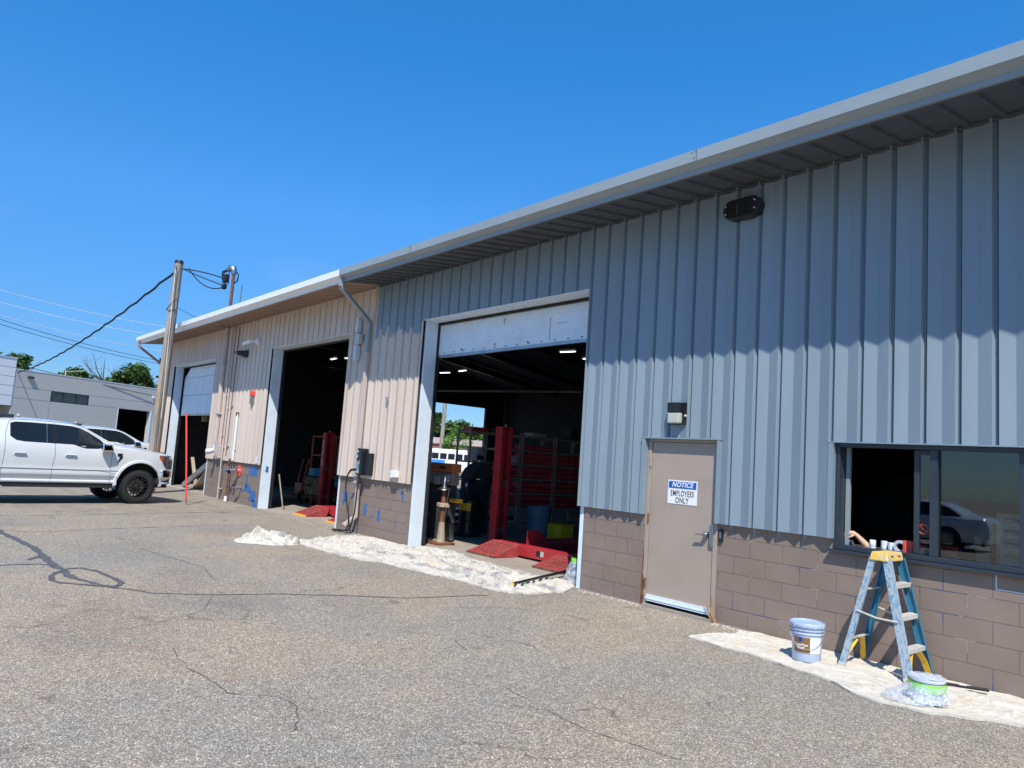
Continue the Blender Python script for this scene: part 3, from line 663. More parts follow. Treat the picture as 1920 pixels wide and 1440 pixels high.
MB().box(-20.47, -20.33, -.16, -.05, 3.06, 3.2).build('red_housing', M['redp'], t, bevel=.008); MB().box(-20.44, -20.36, -.15, -.05, 2.84, 3.05).build('conduit_box', M['steel'], t, bevel=.004); MB().cyl((-20.4,-.1,2.84), (-20.4,-.1,2.72), .02, .012).build('fitting', M['steel'], t)
t = fixture('corner_light', 'dark wall light at the far left corner of the beige workshop', 'wall light', -30.15, 4.2, y=-.06)
MB().box(-30.25, -30.1, -.25, -.05, 3.98, 4.06).build('shade', M['anod'], t, bevel=.005); MB().box(-30.22, -30.12, -.2, -.1, 4.5, 4.75).build('horn', M['anod'], t, bevel=.01)
t = fixture('siamese_inlet', 'chrome fire hose inlet with a red plate on the painted blocks', 'hose inlet', -21.2, .9, y=0)
MB().cyl((-21.05,-.0,.93), (-21.05,-.02,.93), .17, n=24).build('red_plate', M['redp'], t)
MB().tube([(-21.05,-.02,.93),(-21.05,-.14,.93)], .06, 14).tube([(-21.05,-.13,.93),(-21.2,-.26,.92)], .055, 14).tube([(-21.05,-.13,.93),(-21.0,-.28,.90)], .05, 12).build('elbow', M['chrome'], t, smooth=50)
MB().cyl((-21.2,-.25,.92), (-21.25,-.29,.915), .07, n=16).build('cap', M['chrome'], t); MB().cyl((-21.0,-.27,.90), (-20.98,-.32,.895), .062, n=16).build('cap', M['chrome'], t)
t = fixture('drain_pipe', 'grey pipe stub with its shadow low on the blocks', 'pipe', -20.9, .45, y=0)
MB().tube([(-20.75,0,.47),(-20.75,-.16,.47),(-20.98,-.20,.455)], .03, 10).build('pipe', M['steel'], t, smooth=40)
# service conduit and mast
t = thing('service_mast', 'rusty service mast with a grey weatherhead rising through the eave', 'mast', (-22.95, -.12, 2))
MB().tube([(-22.98,-.13,1.62),(-22.98,-.13,5.25)], .072, 14).build('conduit', M['beigepipe'], t, smooth=40)
MB().tube([(-22.98,-.13,5.2),(-22.98,-.13,6.97)], .05, 12).build('rusty_pipe', M['rust'], t, smooth=40)
MB().tube([(-22.98,-.13,6.95),(-22.98,-.13,7.05),(-23.01,-.15,7.14),(-23.10,-.2,7.17),(-23.18,-.25,7.11)], [.07,.09,.11,.11,.075], 14).build('weatherhead', M['steel'], t, smooth=60)
MB().box(-23.3, -23.16, -.34, -.18, 6.72, 6.98).box(-23.35, -23.2, -.36, -.22, 6.5, 6.66).build('splice_block', M['black'], t, bevel=.03)
m = MB()
for k, (dx, zz, q) in enumerate(((-.35, 6.9, 0), (-.42, 6.7, .05), (-.22, 6.95, -.05), (.25, 6.8, .02))):
    m.tube([(-23.17,-.25+q,7.10),(-23.2+dx*.8,-.3+q,7.08),(-23.2+dx,-.3+q,6.95),(-23.2+dx*.8,-.28+q,zz-.15),(-23.2+dx*.2,-.28,zz-.2),(-23.22,-.28,6.8)], .014, 6)
m.tube([(-22.95,-.1,7.0),(-22.78,-.1,7.0),(-22.62,-.1,6.9),(-22.68,-.1,6.72),(-22.9,-.1,6.68)], .02, 6)
m.build('drip_loop', M['blackmat'], t, smooth=60)
MB().cyl((-22.72,.05,5.3), (-22.64,.05,6.62), .022, n=8).build('brace_rod', M['steel'], t)
MB().box(-23.10, -22.86, -.2, -.05, 2.55, 2.60).box(-23.10, -22.86, -.2, -.05, 4.1, 4.14).build('pipe_clamp', M['beigepipe'], t)
t = thing('meter_panel', 'beige electrical box and open pipe end at the foot of the thick conduit', 'electrical box', (-22.7, 0, 1.4))
MB().box(-22.86, -22.62, -.18, -.06, 1.28, 1.72).box(-22.56, -22.38, -.2, -.06, 1.22, 1.60).build('cabinet', M['beigepipe'], t, bevel=.01)
MB().tube([(-22.98,-.13,1.62),(-22.98,-.13,1.45),(-23.0,-.3,1.40),(-23.03,-.36,1.40)], [.075,.08,.085,.085], 14).build('elbow', M['greyplastic'], t, smooth=50)
MB().cyl((-23.033,-.363,1.40), (-23.036,-.366,1.40), .06, n=14).build('pipe_mouth', M['black'], t)
for nm, lb, x, r_, z0, z1, mt in (('wall_conduit', 'thin painted conduit just right of the thick one', -22.55, .022, 1.6, 5.25, 'beigepipe'), ('wall_conduit', 'second thin painted conduit running full wall height', -22.32, .022, .02, 5.25, 'beigepipe'),
                          ('gas_pipe', 'brown pipe running down the blocks beside the hose inlet', -21.62, .03, .12, 1.25, 'rust'), ('wall_conduit', 'pale conduit with brass valve ending above the hose inlet', -21.38, .035, 1.2, 2.55, 'white'),
                          ('wall_cable', 'thin dark cable hanging down the beige siding from the eave', -21.98, .010, 1.3, 5.2, 'black')):
    t = thing(nm, lb, 'pipe', (x, -.1, z0)); MB().tube([(x, -.11, z0), (x+.01, -.11, (z0+z1)/2), (x, -.11, z1)], r_, 10).build('pipe', M[mt], t, smooth=40)
    m = MB(); z = z0+.3
    while z < z1-.1: m.box(x-.05, x+.05, -.115, -.02, z, z+.025); z += 1.2
    m.build('strap', M['beigepipe'] if mt != 'rust' else M['rust'], t)
    if mt == 'white': MB().box(x-.03, x+.03, -.15, -.07, 2.50, 2.60).build('valve', M['rust'], t); 
    if mt == 'rust': MB().cyl((x,-.11,.01), (x,-.11,.16), .045, n=12).build('boot', M['whiteplastic'], t)
MB_ = None
# ---------------------------------------------------------------- utility pole and lines
t = thing('utility_pole', 'weathered wooden power pole in front of the beige corner', 'utility pole', (-24.38, -1.49, 0))
MB().tube([(-24.38,-1.49,-.2),(-24.36,-1.47,2),(-24.34,-1.45,4.5),(-24.31,-1.42,7.25)], [.17,.162,.146,.125], 20).build('shaft', M['wood'], t, smooth=50)
MB().cyl((-24.31,-1.42,7.24), (-24.31,-1.42,7.33), .14, .12, 18).build('cap', M['black'], t)
MB().tube([(-24.14,-1.50,7.05),(-24.12,-1.53,5.5),(-24.13,-1.55,3.0),(-24.12,-1.56,.1)], .012, 6).build('ground_wire', M['steel'], t)
m = MB()
for k in range(2): m.tube([(-24.3+.24*math.cos(a*math.pi/8)+k*.03, -1.5+.12*math.sin(a*math.pi/8), 5.9+.18*math.sin(a*math.pi/8+.5)) for a in range(17)], .01, 5)
m.build('wire_coil', M['black'], t, smooth=60)
MB().cyl((-24.2,-1.52,7.12), (-24.15,-1.56,7.1), .02, n=8).cyl((-24.18,-1.52,6.85), (-24.12,-1.56,6.83), .02, n=8).build('insulator', M['steel'], t)
def sag(a, b, s, n=24):
    a, b = Vector(a), Vector(b); return [tuple(a.lerp(b, i/n)-Vector((0,0,4*s*(i/n)*(1-i/n)))) for i in range(n+1)]
def wire(name, label, a, b, s, r_, mt='blackmat', group=None, twist=0):
    P = sag(a, b, s, 90 if twist else 24)
    if twist: P = [(p[0]+math.sin(i*1.9)*twist, p[1]+math.sin(i*1.9)*twist, p[2]+math.cos(i*1.9)*twist) for i, p in enumerate(P)]
    o = MB().tube(P, r_, 6).build(name, M[mt], None, smooth=60); tag(o, label, 'power line', group)
wire('power_cable', 'thick twisted black cable dropping left from the pole top', (-24.42,-1.45,7.02), (-76,-2.1,6.1), 1.2, .038, twist=.02)
wire('service_cable', 'upper black cable from the pole to the rusty mast', (-24.16,-1.36,7.06), (-23.32,-.32,6.85), -.04, .02)
wire('service_cable', 'middle black cable curving from the pole to the mast splice', (-24.10,-1.36,7.05), (-23.30,-.32,6.62), .02, .018)
wire('service_cable', 'lowest slack black cable looping between pole and mast', (-24.0,-1.2,7.08), (-23.28,-.3,6.56), .26, .018)
wire('guy_wire', 'thin wire from the pole coil to the beige soffit', (-24.1,-1.4,5.8), (-22.2,-.3,5.15), .08, .008)
wire('drop_wire', 'thin wire hanging from the pole top past the left door', (-24.14,-1.55,7.0), (-23.75,-1.55,2.3), 0, .007, 'whiteplastic')
for i, (a, b, mt) in enumerate((((-109,-1.5,18.6), (-118,24,18.4), 'whiteplastic'), ((-109,-1.5,17.1), (-118,24,16.9), 'whiteplastic'), ((-109,-1.5,15.6), (-118.5,24,14.6), 'whiteplastic'), ((-109,-1.5,15.2), (-118.6,24,13.0), 'black'), ((-109,-1.5,14.6), (-119,24,12.6), 'black'))):
    lab = ['highest pale line across the far left sky', 'second pale line across the far left sky', 'third pale line above the dark ones', 'upper dark line above the grey building', 'lower dark line nearest the grey building roof'][i]
    wire('overhead_line', lab, a, b, .5, .035 if mt == 'black' else .026, mt)

wire('overhead_line', 'thin dark wire crossing the front of the grey panelled building', (-52.5,-13,7.4), (-62.9,7.7,4.95), .25, .022, 'black')
# ---------------------------------------------------------------- the grey building across the lot
A = Vector((-57.7, -2.02, 0)); ud = Vector((-.48464, .87471, 0)); un = Vector((-.87471, -.48464, 0))   # un points away from camera
def face(m, u0, u1, d0, d1, z0, z1):
    vs = [A+ud*u+un*d+Vector((0,0,z)) for z in (z0, z1) for u, d in ((u0,d0),(u1,d0),(u1,d1),(u0,d1))]
    return m.add(vs, [(0,3,2,1),(4,5,6,7),(0,1,5,4),(1,2,6,5),(2,3,7,6),(3,0,4,7)])
t = thing('grey_showroom', 'low grey panelled building with a ribbon window across the lot', 'building', tuple(A))
gp_ = paint('grey_panel', (.45, .435, .395), .6, var=.03, vs=.5); wp_ = paint('white_panel', (.70, .72, .74), .4, var=.03, vs=.4); jn = paint('panel_joint', (.2,.2,.2), .7)
m = MB()
for u0, u1, z0, z1 in ((0, 2.64, 0, 5.5), (2.64, 5.6, 0, 3.62), (2.64, 5.6, 4.37, 5.5), (5.6, 8.2, 0, 5.5), (8.2, 11.15, 3.65, 5.5), (11.15, 30, 0, 5.5)): face(m, u0, u1, 0, .3, z0, z1)
face(m, 0, 30, 14, 14.3, 0, 5.5); face(m, 0, .3, .3, 14, 0, 5.5); face(m, 29.7, 30, .3, 14, 0, 5.5); face(m, .3, 29.7, .3, 14, 5.1, 5.3)
m.build('wall', gp_, t)
m = MB()
for z in (4.36, 3.63): 
    for u0, u1 in ((0, 2.64), (5.6, 30)): face(m, u0, u1, -.004, .0, z-.012, z+.012) if not (z < 3.7 and u0 > 5) else face(m, 5.6, 30, -.004, 0, z-.0+.03, z+.054)
for u in (2.64, 8.2, 14, 20): face(m, u-.01, u+.01, -.004, 0, .1, 3.6) if u < 3 else None
m.build('panel_joint', jn, t)
face(MB(), -.02, 30, -.02, .35, 5.5, 5.56).build('coping', M['greyplastic'], t)
wn = face(MB(), 2.64, 5.6, .06, .12, 3.62, 4.37).build('window', paint('dark_glass', (.02,.035,.04), .06, var=.1, spec=.8, bump=0), t)
m = MB()
for u0, u1, z0, z1 in ((2.64,5.6,3.62,3.67),(2.64,5.6,4.32,4.37),(2.64,2.69,3.67,4.32),(5.55,5.6,3.67,4.32),(3.6,3.64,3.67,4.32),(4.6,4.64,3.67,4.32)): face(m, u0, u1, .0, .059, z0, z1)
m.build('frame', M['anod'], wn)
face(MB(), 8.15, 8.2, -.02, .3, 0, 3.7).build('bay_frame', M['white'], t); m = face(MB(), 11.15, 11.3, -.02, .01, 0, 3.7); m.build('bay_frame', M['white'], t)
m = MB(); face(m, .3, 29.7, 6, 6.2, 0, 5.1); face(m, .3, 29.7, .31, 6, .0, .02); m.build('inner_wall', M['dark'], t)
m = MB(); face(m, 8.9, 9.1, 1.5, 1.7, 0, 2.6); face(m, 10.0, 10.15, 2, 2.2, 0, 1.9); m.build('bay_post', M['liftred'], t)
for u, z in ((.55, 2.45), (4.75, 2.2), (11.75, 2.75), (11.25, 4.75)):
    m = MB(); face(m, u-.05, u+.05, -.16, 0, z, z+.17); m.build('wall_lamp', M['greyplastic'], t)
m = MB(); face(m, .85, 1.2, -.17, 0, 5.02, 5.16); m.build('wall_lamp', M['anod'], t)
t = thing('white_showroom_block', 'taller white panelled block left of the grey building', 'building', tuple(A-ud*2))
m = MB(); face(m, -12, -.03, -.03, 14, 3.1, 6.22); face(m, -12, -6, -.02, 14, 0, 3.1); m.build('wall', wp_, t)
m = MB()
for z in (3.75, 4.4, 5.0, 5.6): face(m, -12, -.03, -.034, -.03, z-.012, z+.012)
m.build('panel_joint', jn, t)
face(MB(), -6, -.03, 2.5, 2.6, 0, 3.1).build('dark_recess', M['dark'], t)
face(MB(), -12, 0.0, -.07, 14, 6.22, 6.27).build('coping', M['greyplastic'], t)
t = thing('antenna', 'thin rooftop aerial on the grey building', 'antenna', tuple(A+ud*5.8+Vector((0,0,5.5))))
p0 = A+ud*5.8+un*3; MB().tube([tuple(p0+Vector((0,0,5.4))), tuple(p0+Vector((0,0,6.2)))], .02, 6).tube([tuple(p0+Vector((0,0,6.1))), tuple(p0+ud*1.5+Vector((0,0,6.35)))], .015, 5).build('aerial', M['whiteplastic'], t)

# ---------------------------------------------------------------- trees
def tree(name, label, base, h, w_, nleaf, seed, mat='leaf', trunk=.3, low=.3, lsize=.4, bare=False, group=None, dens=1.0):
    rr = random.Random(seed); x, y, z = base; t = thing(name, label, 'tree', base, 0, group)
    m = MB(); m.tube([(x,y,z-.2),(x+.1,y,z+h*.25),(x+.15,y+.1,z+h*.5),(x,y,z+h*(.92 if bare else .8))], [trunk, trunk*.8, trunk*.55, trunk*.1], 8)
    tips = []
    for i in range(26 if bare else 16):
        a = rr.uniform(0, 6.28); z0 = z+h*rr.uniform(.25, .7); L = w_*rr.uniform(.25, .5)
        p0 = Vector((x+.1, y, z0)); p1 = p0+Vector((math.cos(a)*L*.5, math.sin(a)*L*.5, h*rr.uniform(.05, .12))); p2 = p0+Vector((math.cos(a)*L, math.sin(a)*L, h*rr.uniform(.12, .3)))
        m.tube([p0, p1, p2], [trunk*.3, trunk*.18, trunk*.05], 5); tips.append(p2)
        if bare:
            for q in range(4):
                d = Vector((rr.uniform(-1,1), rr.uniform(-1,1), rr.uniform(.5,1.6)))*h*.09; m.tube([p1.lerp(p2, rr.random()), p2.lerp(p1, rr.random())+d], [trunk*.08, trunk*.02], 4)
    m.build('trunk', M['bark'], t, smooth=50)
    if bare: return t
    c = []; 
    for i in range(34):
        a = rr.uniform(0, 6.28); q = math.sqrt(rr.random()); zz = rr.uniform(low, 1)
        env = math.sin(math.pi*min(1, max(.05, (zz-low)/(1-low)*.86+.12)))**.6
        c.append((Vector((x+math.cos(a)*q*w_*.42*env, y+math.sin(a)*q*w_*.42*env, z+h*zz*.94)), w_*rr.uniform(.09, .17)))
    L = MB()
    for i in range(int(nleaf*dens)):
        p, r_ = rr.choice(c)
        d = Vector((rr.gauss(0,1), rr.gauss(0,1), rr.gauss(0,.8))); d = d.normalized()*r_*rr.uniform(.55, 1.12); q = p+d
        s = lsize*rr.uniform(.5, 1.2); u = Vector((rr.uniform(-1,1), rr.uniform(-1,1), rr.uniform(-.6,.6))).normalized(); v = u.cross(Vector((rr.uniform(-1,1), rr.uniform(-1,1), 1))).normalized()
        L.add([q-u*s, q-v*s*.5, q+u*s, q+v*s*.5], [(0,1,2,3)])
    L.build('crown', M[mat], t); return t
tree('leafy_tree', 'tall leafy tree behind the white block at far left', (-90, -4.5, 0), 11.3, 11, 9000, 1, low=.25, lsize=.35)
tree('leafy_tree', 'leafy tree peeking over the joint of white and grey buildings', (-88, .8, 0), 9.2, 5, 5000, 2, low=.3, lsize=.3)
tree('leafy_tree', 'round green tree behind the right end of the grey roof', (-95, 13.4, 0), 10.2, 6.8, 9000, 3, low=.3, lsize=.3)
tree('leafy_tree', 'small dark treetop left of the bare branches', (-100, 8.2, 0), 9.0, 6.5, 5000, 4, low=.4, lsize=.3)
tree('bare_tree', 'leafless grey tree between the green treetops', (-96, 10.2, 0), 11.3, 5, 0, 5, bare=True, trunk=.22)
tree('leafy_tree', 'thin half bare treetop beside the round green tree', (-96, 11.6, 0), 9.4, 4, 1500, 6, low=.5, lsize=.25)
tree('leafy_tree', 'low treetop just left of the wooden pole', (-97, 17.5, 0), 8.2, 6, 3000, 8, low=.4, lsize=.3)
# seen through the open end of the workshop
for i, (x, y, h, w_, lab) in enumerate(((-116.5, 71.2, 10.6, 6, 'tall dark tree at the left of the gap through the workshop'), (-116, 76, 8.2, 12, 'broad tree in the middle of the distant tree line'), (-113, 82, 6.9, 12, 'lower tree at the right of the distant tree line'), (-120, 62, 12, 12, 'dark tree behind the distant left tree'), (-112, 88, 5.8, 12, 'last low tree of the distant line'))):
    tree('distant_tree', lab, (x, y, 0), h, w_, 5000, 20+i, low=.1, lsize=.55)
tree('young_tree', 'bright green young tree beyond the open end bay', (-49.5, 28.3, 0), 4.1, 2.9, 3500, 31, mat='leafb', low=.3, lsize=.12, trunk=.07)
t = thing('brick_store', 'long low brick building with a pale fascia far behind the workshop', 'building', (-75, 44, 0))
bk = paint('tan_brick', (.33, .17, .12), .8, var=.1, vs=1, bump=.2)
d_ = Vector((.3, .954, 0)); o_ = Vector((-78, 38, 0)); n_ = Vector((-.954, .3, 0))
def bx2(m, u0, u1, d0, d1, z0, z1):
    return m.add([o_+d_*u+n_*d+Vector((0,0,z)) for z in (z0, z1) for u, d in ((u0,d0),(u1,d0),(u1,d1),(u0,d1))], [(0,3,2,1),(4,5,6,7),(0,1,5,4),(1,2,6,5),(2,3,7,6),(3,0,4,7)])
bx2(MB(), 0, 40, 0, 12, 0, 3.25).build('wall', bk, t); bx2(MB(), -.2, 40.2, -.25, 12.2, 3.25, 4.0).build('fascia', M['beigepipe'], t)
bx2(MB(), 0, 40, -.02, 0, 0, 1.5).build('base_course', M['beigepipe'], t)
t = thing('distant_pole', 'pale wooden pole with crossarms seen through the workshop', 'utility pole', (-61.5, 35, 0))
MB().tube([(-61.5,35,0),(-61.4,35,9.2)], [.24,.18], 10).build('shaft', M['wood'], t, smooth=50)
for z in (7.6, 8.2): MB().bar((-62.0,34.4,z), (-60.9,35.6,z), .1, .12).build('crossarm', M['wood'], t)
t = thing('white_bus', 'small white shuttle bus with a blue stripe beyond the end bay', 'bus', (-45.2, 25, 0))
o_ = Vector((-46.9, 21.7, 0)); d_ = Vector((.42, .907, 0)); n_ = Vector((-.907, .42, 0))
bx2(MB(), 0, 6.5, 0, 2.3, .55, 2.28).build('body', M['whiteplastic'], t, bevel=.18)
m = MB(); bx2(m, .4, 3.0, -.012, .0, 1.18, 1.45); m.build('stripe', paint('bus_blue', (.05,.25,.65), .4), t)
for k in range(9): bx2(MB(), .75+k*.62, .75+k*.62+.5, -.012, 0, 1.52, 1.95).build('window', M['black'], t)
for u in (1.2, 5.2): q = o_+d_*u; MB().cyl(tuple(q+n_*.0+Vector((0,0,.4))), tuple(q+n_*.3+Vector((0,0,.4))), .4, n=18).build('wheel', M['blackmat'], t)
# ---------------------------------------------------------------- vehicles (local frame: +x forward, y left, z up, origin on the ground under the front axle)
def lerp_tab(T, x):
    if x >= T[0][0]: return T[0][1]
    for (x1, v1), (x2, v2) in zip(T, T[1:]):
        if x >= x2: return v1+(v2-v1)*(x1-x)/(x1-x2)
    return T[-1][1]
def smooth_tab(T, x, e=.035): return (lerp_tab(T, x-e)+lerp_tab(T, x+e)+2*lerp_tab(T, x))/4
class Veh:
    def __init__(s, d): s.__dict__.update(d)
    def prof(s, z): return lerp_tab(s.side, z)            # table ordered from high z to low z
    def sec(s, x):
        zt, zs, hw = smooth_tab(s.zt, x), smooth_tab(s.zs, x), smooth_tab(s.hw, x); ye = smooth_tab(s.ye, x)*hw
        ze = zt-smooth_tab(s.crown, x); return zt, zs, hw, ye, max(ze, zs+.004)
    def zb(s, x):
        z = s.rocker
        for xc, zc, r_ in s.arches:
            if abs(x-xc) < r_: z = max(z, zc+math.sqrt(r_*r_-(x-xc)**2))
        return z
    def ys(s, x, z):
        zt, zs, hw, ye, ze = s.sec(x)
        if z <= zs: return hw*s.prof(z)
        y0 = hw*s.prof(zs); t = min(1, (z-zs)/max(.01, ze-zs)); return y0+(ye-y0)*(t*.9+.1*t*t)
    def ztop(s, x, y):
        zt, zs, hw, ye, ze = s.sec(x); return zt-(zt-ze)*min(1, abs(y)/ye)**2.4
    def shell(s, xs, NS=22, NG=8, NT=9):
        m = MB()
        rows = []
        for x in xs:
            zt, zs, hw, ye, ze = s.sec(x); zb = min(s.zb(x), zs-.03); pts = []
            zl = sorted([q for q, _ in s.side if q < s.zsmin] + s.extra)
            pts.append((x, -hw*s.prof(zb), zb))
            for q in zl: z = max(q, zb); pts.append((x, -hw*s.prof(z), z))
            for i in range(1, 4): z0 = max(zl[-1], zb); z = z0+(zs-z0)*i/3; pts.append((x, -hw*s.prof(z), z))
            for i in range(1, NG+1):
                z = zs+(ze-zs)*i/NG; pts.append((x, -s.ys(x, z), z))
            for i in range(1, NT+1):
                y = ye*(1-i/NT); pts.append((x, -y, s.ztop(x, y)))
            pts += [(p[0], -p[1], p[2]) for p in reversed(pts[:-1])]; rows.append(pts)
        n = len(rows[0]); b = 0
        for r_ in rows: m.v += r_
        for i in range(len(rows)-1):
            for j in range(n-1): m.f.append((i*n+j, i*n+j+1, (i+1)*n+j+1, (i+1)*n+j))
        m.f.append(tuple(range(n))); m.f.append(tuple((len(rows)-1)*n+j for j in reversed(range(n))))
        return m
    def patch(s, x0, x1, lo, hi, off=.004, nx=18, nz=6, side=-1):
        m = MB(); 
        def fn(u, v):
            x = x0+(x1-x0)*u; zl = lerp_tab(lo, x); zh = lerp_tab(hi, x); z = zl+(zh-zl)*v; return (x, side*(s.ys(x, z)+off), z)
        return m.grid(fn, nx, nz)
    def seam(s, pts, w_=.007, off=.002, side=-1):
        m = MB(); n = 10; P = []
        for a, b in zip(pts, pts[1:]):
            for k in range(n): t = k/n; P.append((a[0]+(b[0]-a[0])*t, a[1]+(b[1]-a[1])*t))
        P.append(pts[-1])
        vs = []
        for i, (x, z) in enumerate(P):
            q = P[min(i+1, len(P)-1)]; p = P[max(i-1, 0)]; dx, dz = q[0]-p[0], q[1]-p[1]; L = math.hypot(dx, dz) or 1
            nx_, nz_ = -dz/L*w_/2, dx/L*w_/2
            for sg in (1, -1): xx, zz = x+nx_*sg, z+nz_*sg; vs.append((xx, side*(s.ys(xx, zz)+off), zz))
        m.add(vs, [(2*i, 2*i+1, 2*i+3, 2*i+2) for i in range(len(P)-1)]); return m
def wheel(t, x, y, r_, w_, rimr, spokes, rimmat, side):
    """side -1: right hand side wheel, outer face towards -y"""
    root = MB(); o = side
    prof = [(rimr, -.0), (rimr*1.03, o*w_*.5), (r_*.80, o*w_*.56), (r_*.94, o*w_*.5), (r_*.985, o*w_*.40), (r_, o*w_*.2), (r_, -o*w_*.2), (r_*.985, -o*w_*.4), (r_*.94, -o*w_*.5), (rimr, -o*w_*.5)]
    root.lathe((x, y, r_), prof, 40, 'y')
    for k in range(48):
        a = 2*math.pi*k/48
        for sgn, off_ in ((1, 0), (-1, .5)):
            b = a+off_*2*math.pi/48; c = Vector((x+math.cos(b)*r_*.985, y+sgn*o*w_*.36, r_+math.sin(b)*r_*.985))
            root.obox(c, (math.cos(b),0,math.sin(b)), (0,1,0), (-math.sin(b),0,math.cos(b)), .03, w_*.3, .032)
    tyre = root.build('tyre', M['blackmat'], t, smooth=50)
    m = MB(); f = y+o*w_*.42
    m.lathe((x, y, r_), [(rimr*1.03, o*w_*.47), (rimr*.96, o*w_*.48), (rimr*.92, o*w_*.36), (rimr*.9, -o*w_*.4)], 36, 'y')
    m.lathe((x, y, r_), [(.0, o*w_*.43), (rimr*.16, o*w_*.43), (rimr*.20, o*w_*.36), (rimr*.3, o*w_*.30), (rimr*.3, o*w_*.1)], 24, 'y')
    for k in range(spokes):
        a = 2*math.pi*k/spokes+.2
        for da in (-.17, .17):
            p0 = (x+math.cos(a+da*.3)*rimr*.2, y+o*w_*.36, r_+math.sin(a+da*.3)*rimr*.2); p1 = (x+math.cos(a+da)*rimr*.95, y+o*w_*.40, r_+math.sin(a+da)*rimr*.95)
            m.bar(p0, p1, .024, .03, up=(0,1,0))
    m.build('rim', rimmat, tyre, smooth=35)
    MB().cyl((x, y+o*w_*.02, r_), (x, y+o*w_*.06, r_), rimr*.72, n=28).build('brake_disc', M['steel'], tyre)
carwhite = paint('white_car_paint', (.68, .695, .68), .16, var=.01, bump=0, coat=.6)
carsilver = paint('silver_car_paint', (.60, .63, .64), .25, .1, var=.02, bump=0, coat=.5)
vglass = paint('tinted_glass', (.012, .018, .024), .04, var=.1, bump=0, spec=.28)
rimb = paint('gloss_black_rim', (.012,.012,.013), .14, var=.1, bump=0, spec=.8)
amber = paint('amber_lens', (.65,.08,.02), .15, bump=0); hl = paint('headlight_glass', (.10,.10,.11), .06, .3, var=.4, vs=20, bump=0, spec=.9)
TR = Veh(dict(rocker=.50, zsmin=1.05, extra=[.62,.76,.86,.95],
    zt=[(.93,1.20),(.88,1.275),(.78,1.315),(.6,1.35),(.3,1.405),(-.1,1.455),(-.5,1.49),(-.60,1.50),(-1.30,1.885),(-1.5,1.945),(-1.9,1.975),(-2.4,1.985),(-2.9,1.97),(-3.12,1.945),(-3.22,1.90),(-3.34,1.50),(-3.4,1.47),(-4.9,1.47)],
    zs=[(.93,1.10),(.88,1.19),(.75,1.25),(.3,1.335),(-.3,1.375),(-.6,1.385),(-1.2,1.385),(-3.3,1.40),(-3.4,1.44),(-4.9,1.44)],
    crown=[(.93,.03),(.6,.05),(-.5,.055),(-.62,.045),(-1.3,.055),(-3.2,.07),(-3.4,.01),(-4.9,.01)],
    hw=[(.93,.80),(.90,.87),(.80,.935),(.65,.965),(.3,.985),(-.5,.985),(-3.3,.985),(-4.6,.975),(-4.9,.94)],
    ye=[(.93,.86),(.5,.87),(-.55,.88),(-.62,.87),(-1.3,.765),(-1.6,.76),(-3.2,.765),(-3.35,.93),(-4.9,.96)],
    side=[(1.46,.955),(1.38,.968),(1.30,.985),(1.2,.998),(1.02,1.0),(.90,.992),(.825,.998),(.812,.982),(.70,.992),(.69,.988),(.575,.935),(.555,.972),(.53,.974),(.50,.955),(.40,.93)],
    arches=[(.035,.50,.535),(-3.63,.50,.535)]))
